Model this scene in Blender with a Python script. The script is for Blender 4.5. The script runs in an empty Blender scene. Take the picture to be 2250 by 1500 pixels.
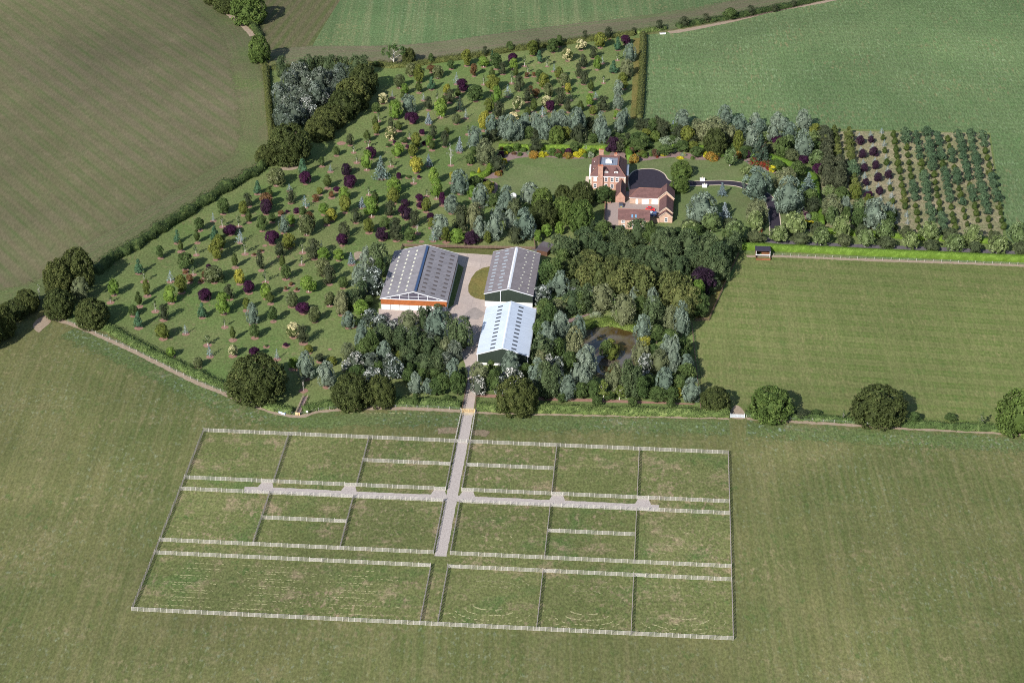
import bpy, math, random
import numpy as np
from mathutils import Vector

# ---------------------------------------------------------------- camera, light, exposure
H = 355.0; TH = math.radians(29.5); F = 4400.0
SC = bpy.context.scene
COL = SC.collection
cam_d = bpy.data.cameras.new('camera'); cam = bpy.data.objects.new('camera', cam_d); COL.objects.link(cam)
cam.location = (0, 0, H); cam.rotation_euler = (math.pi/2 - TH, 0, 0)
cam_d.sensor_width = 36.0; cam_d.lens = 36.0*F/2250.0; cam_d.clip_start = 1.0; cam_d.clip_end = 20000
SC.camera = cam
SUN_EL = math.radians(33); SUN_AZ = math.radians(31)     # shadows fall 31 deg to the right of straight ahead
w = bpy.data.worlds.new('World'); SC.world = w; w.use_nodes = True
nt = w.node_tree
sky = nt.nodes.new('ShaderNodeTexSky'); sky.sky_type = 'NISHITA'; sky.sun_disc = False
sky.sun_elevation = SUN_EL; sky.sun_rotation = math.pi + SUN_AZ
bg = nt.nodes['Background']; nt.links.new(sky.outputs[0], bg.inputs[0]); bg.inputs[1].default_value = 0.095
sl = bpy.data.lights.new('sun', 'SUN'); sl.energy = 4.8; sl.angle = math.radians(0.5); sl.color = (1.0, 0.95, 0.90)
so = bpy.data.objects.new('sun', sl); COL.objects.link(so)
so.rotation_euler = Vector((math.sin(SUN_AZ)*math.cos(SUN_EL), math.cos(SUN_AZ)*math.cos(SUN_EL), -math.sin(SUN_EL))).to_track_quat('-Z', 'Y').to_euler()
SC.view_settings.view_transform = 'Standard'; SC.view_settings.look = 'None'; SC.view_settings.gamma = 1.0
SC.view_settings.exposure = 0.84
SC.render.engine = 'CYCLES'; SC.cycles.max_bounces = 4; SC.cycles.diffuse_bounces = 2; SC.cycles.glossy_bounces = 2
SC.cycles.transparent_max_bounces = 4; SC.cycles.use_denoising = False; SC.cycles.filter_width = 1.05

rnd = random.Random(7)
rng = np.random.default_rng(11)

# ---------------------------------------------------------------- survey: where a sighted point lies on the land
def G(px, py, z=0.0):
    u = px-1125.0; v = py-750.0
    t = (H-z)/(F*math.sin(TH)+v*math.cos(TH))
    return (u*t, (F*math.cos(TH)-v*math.sin(TH))*t)
def scale_at(x, y):
    return F/(y*math.cos(TH)+H*math.sin(TH))
def dep(y): return math.atan2(H, y)
YG = math.radians(-4.53)
def W(u, v):
    return (u*math.cos(YG)-v*math.sin(YG), u*math.sin(YG)+v*math.cos(YG))

# ---------------------------------------------------------------- materials
MATS = {}
def nn(nt, t, **k):
    n = nt.nodes.new(t)
    for a, b in k.items():
        if a.startswith('i_'):
            n.inputs[a[2:].replace('_', ' ')].default_value = b
        else: setattr(n, a, b)
    return n
def newmat(name):
    m = bpy.data.materials.new(name); m.use_nodes = True
    b = m.node_tree.nodes['Principled BSDF']; b.inputs['Specular IOR Level'].default_value = 0.25
    MATS[name] = m
    return m, m.node_tree, b
def c4(c): return (c[0], c[1], c[2], 1.0)
def mixc(nt, fac, a, b, mode='MIX'):
    n = nt.nodes.new('ShaderNodeMix'); n.data_type = 'RGBA'; n.blend_type = mode
    for s, v in ((n.inputs[0], fac), (n.inputs[6], a), (n.inputs[7], b)):
        if hasattr(v, 'is_output') or hasattr(v, 'links'): nt.links.new(v, s)
        elif isinstance(v, (tuple, list)): s.default_value = c4(v)
        else: s.default_value = v
    return n.outputs[2]
def ramp(nt, src, lo, hi, vlo=0.0, vhi=1.0):
    n = nt.nodes.new('ShaderNodeMapRange'); n.inputs[1].default_value = lo; n.inputs[2].default_value = hi
    n.inputs[3].default_value = vlo; n.inputs[4].default_value = vhi
    nt.links.new(src, n.inputs[0]); return n.outputs[0]
def noise(nt, vec, scale, detail=3, rough=0.55, dist=0.0):
    n = nt.nodes.new('ShaderNodeTexNoise'); n.inputs['Scale'].default_value = scale
    n.inputs['Detail'].default_value = detail; n.inputs['Roughness'].default_value = rough; n.inputs['Distortion'].default_value = dist
    if vec is not None: nt.links.new(vec, n.inputs['Vector'])
    return n.outputs[0]
def mapping(nt, vec, rot=0.0, scale=(1, 1, 1), loc=(0, 0, 0)):
    n = nt.nodes.new('ShaderNodeMapping'); n.inputs['Rotation'].default_value = (0, 0, rot)
    n.inputs['Scale'].default_value = scale; n.inputs['Location'].default_value = loc
    nt.links.new(vec, n.inputs[0]); return n.outputs[0]
def coord(nt, which='Object'):
    return nt.nodes.new('ShaderNodeTexCoord').outputs[which]

def field_mat(name, A, B, D, stripe=None, cal=(1, 1, 1), clump=.5, big=0.012, mid=0.09, dryamt=(0.56, 0.70), fleck=None, fine=0.27, uvlines=None, lush=None, streak=None, feather=None, grain=(0, .6)):
    """grass or stubble: A and B mixed in large soft patches, D dry / bare patches, optional mown or drilled stripes."""
    tc = lambda c: tuple(x*y for x, y in zip(c, cal))
    A = tc(A); B = tc(B); D = tc(D)
    m, nt, b = newmat(name)
    P = coord(nt)
    n1 = noise(nt, P, big, 4, 0.6, 0.6); n2 = noise(nt, P, mid, 5, 0.65)
    PG = mapping(nt, P, math.radians(grain[0]), (1, grain[1], 1))
    n3 = noise(nt, PG, 0.9, 4, 0.7); n0 = noise(nt, mapping(nt, P, 0, (1, 1, 1), (500, 900, 0)), 0.007, 6, 0.65, 0.4)
    c = mixc(nt, ramp(nt, n1, 0.38, 0.62), A, B)
    c = mixc(nt, ramp(nt, n2, 0.35, 0.7, 0.0, 0.6), c, tuple(x*0.78 for x in B))
    if lush:
        n5 = noise(nt, mapping(nt, P, 0, (1, 1, 1), (40, 90, 0)), lush[1], 5, 0.6)
        c = mixc(nt, ramp(nt, n5, lush[2], lush[3], 0, 1), c, tc(lush[0]))
    if D:
        nd = noise(nt, mapping(nt, P, 0, (1, 1, 1), (300, 50, 0)), mid*0.55, 8, 0.78)
        c = mixc(nt, ramp(nt, nd, dryamt[0], dryamt[1], 0, 0.85), c, D)
    if stripe:
        for (ang, width, col, amt, soft) in stripe:
            v = mapping(nt, P, ang)
            wv = nt.nodes.new('ShaderNodeTexWave'); wv.wave_type = 'BANDS'; wv.bands_direction = 'X'; wv.wave_profile = 'SIN'
            wv.inputs['Scale'].default_value = (1.0/width)*2*math.pi/20.0; wv.inputs['Distortion'].default_value = 1.5
            wv.inputs['Detail'].default_value = 2; wv.inputs['Detail Scale'].default_value = 0.06
            nt.links.new(v, wv.inputs['Vector'])
            brk = noise(nt, mapping(nt, P, ang, (1, 0.06, 1)), 0.12, 4, 0.6)
            mul = nt.nodes.new('ShaderNodeMath'); mul.operation = 'MULTIPLY'
            nt.links.new(ramp(nt, wv.outputs['Fac'], 0.5-soft, 0.5+soft, 0, amt), mul.inputs[0]); nt.links.new(ramp(nt, brk, 0.3, 0.65, 0.15, 1), mul.inputs[1])
            c = mixc(nt, mul.outputs[0], c, tc(col))
    if streak:
        ang, sc, col, amt = streak
        sn = noise(nt, mapping(nt, P, ang, (1, 0.02, 1)), sc, 5, 0.7)
        c = mixc(nt, ramp(nt, sn, 0.47, 0.62, 0, amt), c, tc(col))
        sn = noise(nt, mapping(nt, P, ang, (1, 0.02, 1), (400, 0, 0)), sc*.8, 5, 0.7)
        c = mixc(nt, ramp(nt, sn, 0.48, 0.62, 0, amt*.8), c, tuple(x*.72 for x in A))
    if uvlines:
        per, col, amt = uvlines
        U = coord(nt, 'UV')
        sn = noise(nt, mapping(nt, U, 0, (0.02, 1, 1)), per, 3, 0.6)
        c = mixc(nt, ramp(nt, sn, 0.42, 0.6, 0, amt), c, tc(col))
    if clump:
        na = noise(nt, mapping(nt, PG, 0, (1, 1, 1), (77, 13, 0)), 0.42, 3, 0.6); nb_ = noise(nt, mapping(nt, P, 0, (1, 1, 1), (17, 63, 0)), 0.05, 4, 0.65)
        mu = nt.nodes.new('ShaderNodeMath'); mu.operation = 'MULTIPLY'
        nt.links.new(ramp(nt, na, 0.55, 0.66, 0, 1), mu.inputs[0]); nt.links.new(ramp(nt, nb_, 0.45, 0.6, 0.1, clump), mu.inputs[1])
        c = mixc(nt, mu.outputs[0], c, tuple(x*y for x, y in zip(B, (.55, .80, .62))))
        na = noise(nt, mapping(nt, PG, 0, (1, 1, 1), (7, 113, 0)), 0.6, 3, 0.6); nb_ = noise(nt, mapping(nt, P, 0, (1, 1, 1), (217, 63, 0)), 0.035, 5, 0.65)
        mu = nt.nodes.new('ShaderNodeMath'); mu.operation = 'MULTIPLY'
        nt.links.new(ramp(nt, na, 0.53, 0.66, 0, 1), mu.inputs[0]); nt.links.new(ramp(nt, nb_, 0.48, 0.62, 0.05, clump), mu.inputs[1])
        c = mixc(nt, mu.outputs[0], c, D)
    if fleck:
        nf = noise(nt, PG, 0.8, 3, 0.6); nb_ = noise(nt, mapping(nt, P, 0, (1, 1, 1), (31, 5, 0)), 0.03, 4, 0.65)
        mu = nt.nodes.new('ShaderNodeMath'); mu.operation = 'MULTIPLY'
        nt.links.new(ramp(nt, nf, 0.56, 0.68, 0, fleck[2]), mu.inputs[0]); nt.links.new(ramp(nt, nb_, 0.42, 0.6, 0.15, 1), mu.inputs[1])
        c = mixc(nt, mu.outputs[0], c, tc(fleck[0]))
    c = mixc(nt, 1.0, c, mixc(nt, ramp(nt, n0, 0.36, 0.64), (.84, .82, .84), (1.2, 1.14, 1.16)), 'MULTIPLY')
    n4 = noise(nt, PG, 1.5, 2, 0.7)
    c = mixc(nt, 1.0, c, mixc(nt, ramp(nt, n4, 0.36, 0.64), (1-fine,)*3, (1+fine,)*3), 'MULTIPLY')
    c = mixc(nt, 1.0, c, mixc(nt, ramp(nt, n3, 0.3, 0.7), (1-fine*0.8,)*3, (1+fine*0.6,)*3), 'MULTIPLY')
    nt.links.new(c, b.inputs['Base Color']); b.inputs['Roughness'].default_value = 0.95
    b.inputs['Specular IOR Level'].default_value = 0.05
    if feather:
        wd_, soft = feather; U = coord(nt, 'UV'); sp = nt.nodes.new('ShaderNodeSeparateXYZ'); nt.links.new(U, sp.inputs[0])
        pp = nt.nodes.new('ShaderNodeMath'); pp.operation = 'PINGPONG'; pp.inputs[1].default_value = wd_/2; nt.links.new(sp.outputs[1], pp.inputs[0])
        ad = nt.nodes.new('ShaderNodeMath'); ad.operation = 'ADD'; nt.links.new(pp.outputs[0], ad.inputs[0]); nt.links.new(ramp(nt, noise(nt, P, .35, 8, .85), .3, .7, -soft*1.1, soft*1.1), ad.inputs[1])
        nt.links.new(ramp(nt, ad.outputs[0], soft*.75, soft*.78, 0, 1), b.inputs['Alpha'])
    return m
def plain(name, col, rough=0.8, var=0.12, scale=0.6, col2=None, metal=0.0, detail=5, spec=0.25, thr=(0.35, 0.65)):
    m, nt, b = newmat(name)
    P = coord(nt)
    n1 = noise(nt, P, scale, detail, 0.65)
    hi = col2 if col2 else tuple(x*(1+var) for x in col)
    lo = col if col2 else tuple(x*(1-var) for x in col)
    nt.links.new(mixc(nt, ramp(nt, n1, thr[0], thr[1]), lo, hi), b.inputs['Base Color'])
    b.inputs['Roughness'].default_value = rough; b.inputs['Metallic'].default_value = metal; b.inputs['Specular IOR Level'].default_value = spec
    return m
def banded(name, col, col2, per, axis='X', rough=0.7, dirt=0.12, duty=0.15, spec=0.25, metal=0.0, streak=(0.15, 3)):
    """sheeting, boards or tile courses: a thin line of col2 every per metres along an axis of the object, plus weathering"""
    m, nt, b = newmat(name)
    P = coord(nt)
    sep = nt.nodes.new('ShaderNodeSeparateXYZ'); nt.links.new(P, sep.inputs[0])
    md = nt.nodes.new('ShaderNodeMath'); md.operation = 'PINGPONG'; md.inputs[1].default_value = per/2
    nt.links.new(sep.outputs['XYZ'.index(axis)], md.inputs[0])
    c = mixc(nt, ramp(nt, md.outputs[0], 0, per*duty, 1, 0), col, col2)
    n1 = noise(nt, P, streak[0], 6, 0.7)
    sc = [0.15, 0.15, 0.15]; sc['XYZ'.index(axis)] = 1.0
    n2 = noise(nt, mapping(nt, P, 0, tuple(sc)), streak[1], 3, 0.6)
    c = mixc(nt, 1.0, c, mixc(nt, ramp(nt, n1, 0.3, 0.7), (1-dirt,)*3, (1+dirt,)*3), 'MULTIPLY')
    c = mixc(nt, 1.0, c, mixc(nt, ramp(nt, n2, 0.3, 0.7), (1-dirt,)*3, (1+dirt,)*3), 'MULTIPLY')
    nt.links.new(c, b.inputs['Base Color']); b.inputs['Roughness'].default_value = rough
    b.inputs['Specular IOR Level'].default_value = spec; b.inputs['Metallic'].default_value = metal
    return m
def leafmat(name, col, tip=None, tipf=0.25, var=0.5, trans=0.12):
    m, nt, b = newmat(name)
    oi = nt.nodes.new('ShaderNodeObjectInfo')
    at = nt.nodes.new('ShaderNodeAttribute'); at.attribute_name = 'tone'
    r = at.outputs['Fac']
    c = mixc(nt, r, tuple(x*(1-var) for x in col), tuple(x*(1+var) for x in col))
    if tip:
        c = mixc(nt, ramp(nt, r, 1-tipf, 1-tipf+0.03), c, tip)
    c = mixc(nt, 1.0, c, mixc(nt, oi.outputs['Random'], (0.78, 0.82, 0.80), (1.25, 1.15, 1.1)), 'MULTIPLY')
    nt.links.new(c, b.inputs['Base Color']); b.inputs['Roughness'].default_value = 0.75; b.inputs['Specular IOR Level'].default_value = 0.15
    tr = nt.nodes.new('ShaderNodeBsdfTranslucent'); nt.links.new(c, tr.inputs[0])
    ms = nt.nodes.new('ShaderNodeMixShader'); ms.inputs[0].default_value = trans
    nt.links.new(b.outputs[0], ms.inputs[1]); nt.links.new(tr.outputs[0], ms.inputs[2])
    nt.links.new(ms.outputs[0], nt.nodes['Material Output'].inputs[0])
    return m

# ---------------------------------------------------------------- mesh helpers
def mesh_np(name, V, Fc, mats, mi=None, smooth=False, tone=None):
    """V (n,3) array, Fc list of index arrays (k,3)/(k,4)"""
    me = bpy.data.meshes.new(name)
    V = np.asarray(V, dtype=np.float32)
    loops = np.concatenate([f.ravel() for f in Fc]).astype(np.int32)
    tot = np.concatenate([np.full(len(f), f.shape[1], np.int32) for f in Fc])
    start = np.concatenate([[0], np.cumsum(tot)[:-1]]).astype(np.int32)
    me.vertices.add(len(V)); me.vertices.foreach_set('co', V.ravel())
    me.loops.add(len(loops)); me.loops.foreach_set('vertex_index', loops)
    me.polygons.add(len(tot)); me.polygons.foreach_set('loop_start', start); me.polygons.foreach_set('loop_total', tot)
    for m in mats: me.materials.append(m)
    if mi is not None: me.polygons.foreach_set('material_index', np.asarray(mi, np.int32))
    if smooth: me.polygons.foreach_set('use_smooth', np.ones(len(tot), bool))
    me.update(calc_edges=True)
    if tone is None: tone = rng.uniform(0, 1, len(V))
    at = me.attributes.new('tone', 'FLOAT', 'POINT'); at.data.foreach_set('value', np.asarray(tone, np.float32))
    return me
class MB:
    def __init__(s): s.v = []; s.f = []; s.m = []
    def box(s, x0, x1, y0, y1, z0, z1, mi=0):
        b = len(s.v)
        s.v += [(x0,y0,z0),(x1,y0,z0),(x1,y1,z0),(x0,y1,z0),(x0,y0,z1),(x1,y0,z1),(x1,y1,z1),(x0,y1,z1)]
        for f in ((0,3,2,1),(4,5,6,7),(0,1,5,4),(1,2,6,5),(2,3,7,6),(3,0,4,7)): s.f.append(tuple(b+i for i in f)); s.m.append(mi)
    def poly(s, pts, mi=0):
        b = len(s.v); s.v += [tuple(p) for p in pts]; s.f.append(tuple(range(b, b+len(pts)))); s.m.append(mi)
    def prism(s, pts, axis, a, b2, mi=0):
        """pts: outline in the two other axes; extruded along axis from a to b2"""
        def mk(p, t): return (t, p[0], p[1]) if axis == 'x' else ((p[0], t, p[1]) if axis == 'y' else (p[0], p[1], t))
        b = len(s.v); n = len(pts)
        s.v += [mk(p, a) for p in pts]+[mk(p, b2) for p in pts]
        s.f.append(tuple(b+i for i in range(n))); s.m.append(mi); s.f.append(tuple(b+n+i for i in range(n-1, -1, -1))); s.m.append(mi)
        for i in range(n):
            j = (i+1) % n; s.f.append((b+j, b+i, b+n+i, b+n+j)); s.m.append(mi)
    def slab(s, pts, t, mi=0):
        """a thin plate: pts 3-D corners of the upper face, thickness t straight down"""
        b = len(s.v); n = len(pts)
        s.v += [tuple(p) for p in pts]+[(p[0], p[1], p[2]-t) for p in pts]
        s.f.append(tuple(b+i for i in range(n))); s.f.append(tuple(b+n+i for i in range(n-1, -1, -1)))
        for i in range(n): s.f.append((b+(i+1) % n, b+i, b+n+i, b+n+(i+1) % n))
        s.m += [mi]*(n+2)
    def cyl(s, x, y, z0, z1, r0, r1=None, n=10, mi=0, dx=0, dy=0):
        r1 = r0 if r1 is None else r1; b = len(s.v)
        for (z, r, ox, oy) in ((z0, r0, 0, 0), (z1, r1, dx, dy)):
            s.v += [(x+ox+r*math.cos(2*math.pi*i/n), y+oy+r*math.sin(2*math.pi*i/n), z) for i in range(n)]
        for i in range(n):
            j = (i+1) % n; s.f.append((b+i, b+j, b+n+j, b+n+i)); s.m.append(mi)
        s.f.append(tuple(b+n+i for i in range(n))); s.f.append(tuple(b+i for i in range(n-1, -1, -1))); s.m += [mi, mi]
    def tube(s, p, q, r0, r1=None, n=6, mi=0):
        r1 = r0 if r1 is None else r1
        p = Vector(p); q = Vector(q); d = (q-p).normalized(); a = d.orthogonal().normalized(); c = d.cross(a); b = len(s.v)
        for (o, r) in ((p, r0), (q, r1)):
            s.v += [tuple(o+a*(r*math.cos(2*math.pi*i/n))+c*(r*math.sin(2*math.pi*i/n))) for i in range(n)]
        for i in range(n):
            j = (i+1) % n; s.f.append((b+i, b+j, b+n+j, b+n+i)); s.m.append(mi)
        s.f.append(tuple(b+n+i for i in range(n))); s.f.append(tuple(b+i for i in range(n-1, -1, -1))); s.m += [mi, mi]
    def mesh(s, name, mats, smooth=False):
        me = bpy.data.meshes.new(name); me.from_pydata(s.v, [], s.f)
        for m in mats: me.materials.append(m)
        me.polygons.foreach_set('material_index', s.m)
        if smooth: me.polygons.foreach_set('use_smooth', [True]*len(s.f))
        me.update(); return me
    def build(s, name, mats, parent=None, smooth=False):
        if not isinstance(mats, (list, tuple)): mats = [mats]
        return link(name, s.mesh(name, mats, smooth), parent)
def link(name, me, parent=None):
    o = bpy.data.objects.new(name, me); COL.objects.link(o)
    if parent is not None: o.parent = parent
    return o
def tag(o, label=None, cat=None, group=None, kind=None):
    if label: o['label'] = label
    if cat: o['category'] = cat
    if group: o['group'] = group
    if kind: o['kind'] = kind
    return o
def thing(name, label, cat, loc, rz=0.0, group=None):
    o = bpy.data.objects.new(name, None); COL.objects.link(o); o.empty_display_size = 0.5
    o.location = (loc[0], loc[1], loc[2] if len(loc) > 2 else 0.0); o.rotation_euler = (0, 0, rz)
    return tag(o, label, cat, group)
def catmull(pts, n=6, closed=False):
    P = [Vector((p[0], p[1])) for p in pts]; out = []; N = len(P)
    for i in range(N if closed else N-1):
        if closed: a, b, c, d = P[i-1], P[i], P[(i+1) % N], P[(i+2) % N]
        else: a, b, c, d = P[max(i-1, 0)], P[i], P[i+1], P[min(i+2, N-1)]
        for k in range(n):
            t = k/n
            out.append(tuple(0.5*((2*b)+(c-a)*t+(2*a-5*b+4*c-d)*t*t+(3*b-a-3*c+d)*t*t*t)))
    if not closed: out.append(tuple(P[-1]))
    return out
def sheet(name, px, z, mat, kind='structure', smooth=False, world=False, jit=0.0):
    pts = list(px) if world else [G(*p) for p in px]
    if smooth: pts = catmull(pts, 5, True)
    if jit: pts = [(x+rnd.uniform(-jit, jit), y+rnd.uniform(-jit, jit)) for x, y in pts]
    mb = MB(); mb.poly([(x, y, z) for x, y in pts])
    ar = sum(pts[i][0]*pts[(i+1) % len(pts)][1]-pts[(i+1) % len(pts)][0]*pts[i][1] for i in range(len(pts)))
    if ar < 0: mb.f[0] = tuple(reversed(mb.f[0]))
    o = mb.build(name, mat); return tag(o, kind=kind)
def offset_line(pts, d):
    out = []
    for i in range(len(pts)):
        a = Vector(pts[max(i-1, 0)]); b = Vector(pts[min(i+1, len(pts)-1)]); t = (b-a).normalized()
        out.append((pts[i][0]-t.y*d, pts[i][1]+t.x*d))
    return out
def resample(pts, st):
    D = [0.0]
    for i in range(1, len(pts)): D.append(D[-1]+math.hypot(pts[i][0]-pts[i-1][0], pts[i][1]-pts[i-1][1]))
    n = max(int(D[-1]/st), 1); s = np.linspace(0, D[-1], n+1)
    return list(zip(np.interp(s, D, [p[0] for p in pts]).tolist(), np.interp(s, D, [p[1] for p in pts]).tolist()))
def strip(name, px, width, z, mat, kind='structure', world=False, jit=0.0, n=6, thick=0.0):
    pts = list(px) if world else [G(*p) for p in px]
    pts = resample(catmull(pts, n), 1.3)
    L = offset_line(pts, width/2); R = offset_line(pts, -width/2)
    if jit:
        L = [(x+rnd.uniform(-jit, jit), y+rnd.uniform(-jit, jit)) for x, y in L]; R = [(x+rnd.uniform(-jit, jit), y+rnd.uniform(-jit, jit)) for x, y in R]
    V = []; Fq = []; S = [0.0]
    for i in range(1, len(pts)): S.append(S[-1]+math.hypot(pts[i][0]-pts[i-1][0], pts[i][1]-pts[i-1][1]))
    for a, b in zip(L, R): V += [(a[0], a[1], z), (b[0], b[1], z)]
    for i in range(len(pts)-1): Fq.append((2*i, 2*i+1, 2*i+3, 2*i+2))
    me = bpy.data.meshes.new(name)
    if thick:
        k = len(V); V += [(x, y, 0.0) for x, y, _ in V]
        for i in range(len(pts)-1): Fq += [(2*i+k, 2*i, 2*i+2, 2*i+2+k), (2*i+1, 2*i+1+k, 2*i+3+k, 2*i+3)]
        Fq += [(0, k, k+1, 1), (k-2, k-1, 2*k-1, 2*k-2)]
    me.from_pydata(V, [], Fq); me.materials.append(mat)
    uv = me.uv_layers.new(name='UVMap')
    for lp in me.loops:
        vi = lp.vertex_index % (2*len(pts)); uv.data[lp.index].uv = (S[vi//2], width*(vi % 2))
    me.update(); o = link(name, me); return tag(o, kind=kind)

# ---------------------------------------------------------------- foliage shapes (nominal metres, then normalised to a unit crown)
def quads(pos, nrm, size, asp=1.0):
    n = len(pos)
    nrm = nrm/np.linalg.norm(nrm, axis=1, keepdims=True)
    r = rng.normal(size=(n, 3)); t = np.cross(nrm, r); t /= np.linalg.norm(t, axis=1, keepdims=True)+1e-9
    b = np.cross(nrm, t)
    s = (size*rng.uniform(0.6, 1.3, n))[:, None]*0.5
    k1 = rng.uniform(0.6, 1.0, n)[:, None]
    V = np.stack([pos-t*s-b*s*asp*0.4, pos+b*s*asp*k1-t*s*0.2, pos+t*s+b*s*0.2*asp, pos-b*s*asp*k1*0.8+t*s*0.15], axis=1).reshape(-1, 3)
    Fq = np.arange(4*n).reshape(n, 4)
    return V, Fq
def lathe(prof, hx, hz, nt_=14, nz=9, rough=0.12, sc=0.8, zt=0.86):
    V = []; ph = rng.uniform(0, 6, 6)
    for i in range(nz+1):
        t = 0.02+0.96*i/nz
        for j in range(nt_):
            a = 2*math.pi*j/nt_
            r = prof(t)*hx*sc*(1+rough*(math.sin(3*a+ph[0]+5*t)+math.sin(5*a+ph[1]-7*t))*0.6)
            V.append((r*math.cos(a), r*math.sin(a), t*hz*zt+.02*hz))
    Fq = [(i*nt_+j, i*nt_+(j+1) % nt_, (i+1)*nt_+(j+1) % nt_, (i+1)*nt_+j) for i in range(nz) for j in range(nt_)]
    V.append((0, 0, 0.02*hz)); V.append((0, 0, zt*hz)); k = len(V)
    T = [(k-2, (j+1) % nt_, j) for j in range(nt_)]+[(k-1, nz*nt_+j, nz*nt_+(j+1) % nt_) for j in range(nt_)]
    return np.array(V), np.array(Fq), np.array(T)
def crown(name, prof, wd, ht, mat, nb=30, rb=0.22, leaf=0.42, dens=7.0, core=0.66, up=0.25, rand=0.6, top=0.0, tall=1.0, fill=0.0, fringe=0.12, ctone=0.6):
    """a crown wd wide and ht high: leafy clumps (spheres of radius rb*wd) on the profile, thousands of small leaf faces on the clumps, a shaded leafy core"""
    cs = []; rs = []
    nb_top = 7 if nb < 100 else 16
    for k in range(nb+nb_top):
        t = (k+0.5)/nb
        # more clumps where the profile is wide
        for _ in range(8):
            t = rng.uniform(0.03, 0.97)
            if k >= nb: t = rng.uniform(.74, .97); break
            if rng.uniform() < prof(t)+0.08: break
        a = k*2.399963+rng.uniform(-0.4, 0.4)
        r = rb*wd*rng.uniform(0.7, 1.3)
        R = max(prof(t)*wd*0.5-r*0.35, 0)*rng.uniform(0.84, 1.08)
        cs.append((R*math.cos(a), R*math.sin(a), min(max(t*ht, r*0.6), ht-r*0.8))); rs.append(r)
    if top:
        cs.append((0, 0, ht-top*wd*0.7)); rs.append(top*wd)
    cs = np.array(cs); rs = np.array(rs)
    area = 4*math.pi*rs**2*0.6
    cnt = np.maximum((area*dens/(leaf*leaf)*0.30).astype(int), 4)
    idx = np.repeat(np.arange(len(rs)), cnt); n = len(idx)
    d = rng.normal(size=(n, 3)); d /= np.linalg.norm(d, axis=1, keepdims=True)
    out = cs[idx]-np.array([0, 0, ht*0.42]); out /= np.linalg.norm(out, axis=1, keepdims=True)+1e-6
    flip = (d*out).sum(1) < -0.25; d[flip] *= -1
    stretch = np.array([1, 1, tall])
    pos = cs[idx]+d*stretch*(rs[idx]*rng.uniform(0.75, 1.05+fringe, n))[:, None]
    nrm = d+np.array([0, 0, up])+rng.normal(size=(n, 3))*rand
    pos[:, 2] = np.maximum(pos[:, 2], 0)
    V, Q = quads(pos, nrm, leaf)
    ct = rng.uniform(0, 1, len(rs)); tone = np.repeat(np.clip(ct[idx]*ctone+rng.uniform(0, 1, n)*(1-ctone), 0, 1), 4)
    faces = [Q]
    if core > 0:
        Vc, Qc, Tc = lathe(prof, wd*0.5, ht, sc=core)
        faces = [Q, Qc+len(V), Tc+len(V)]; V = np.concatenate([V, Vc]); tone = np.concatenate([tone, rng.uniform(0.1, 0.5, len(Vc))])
    V = V/np.array([wd, wd, ht])
    return mesh_np(name, V, faces, [mat], tone=tone)
def blob_crown(name, blobs, wd, ht, mat, leaf=0.4, dens=7.0, rand=0.6):
    cs = np.array([b[:3] for b in blobs], float); rs = np.array([b[3] for b in blobs], float)
    cnt = np.maximum((4*math.pi*rs**2*dens/(leaf*leaf)*0.12).astype(int), 6)
    idx = np.repeat(np.arange(len(rs)), cnt); n = len(idx)
    d = rng.normal(size=(n, 3)); d /= np.linalg.norm(d, axis=1, keepdims=True)
    pos = cs[idx]+d*(rs[idx]*rng.uniform(0.3, 1.05, n))[:, None]*np.array([1, 1, 0.75])
    V, Q = quads(pos, d+np.array([0, 0, 0.3])+rng.normal(size=(n, 3))*rand, leaf)
    return mesh_np(name, V/np.array([wd, wd, ht]), [Q], [mat])
def interp(tab):
    xs = [a for a, _ in tab]; ys = [b for _, b in tab]
    return lambda t: float(np.interp(t, xs, ys))
PR = {
 'round': interp([(0, .35), (.15, .78), (.4, 1), (.65, .92), (.85, .62), (1, .12)]),
 'egg':   interp([(0, .45), (.12, .82), (.35, 1), (.6, .93), (.8, .70), (.93, .4), (1, .1)]),
 'pear':  interp([(0, .5), (.1, .85), (.3, 1), (.52, .97), (.72, .80), (.86, .52), (.95, .28), (1, .10)]),
 'cone':  interp([(0, .75), (.08, 1), (.3, .85), (.6, .5), (.85, .2), (1, .03)]),
 'flame': interp([(0, .25), (.12, .65), (.35, 1), (.6, .85), (.85, .4), (1, .02)]),
 'col':   interp([(0, .65), (.1, .92), (.35, 1), (.6, .95), (.8, .76), (.93, .46), (1, .12)]),
 'dome':  interp([(0, .72), (.12, .93), (.35, 1), (.6, .93), (.8, .7), (.93, .42), (1, .1)]),
 'mound': interp([(0, .95), (.3, 1), (.6, .85), (.85, .5), (1, .1)]),
}
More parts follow.
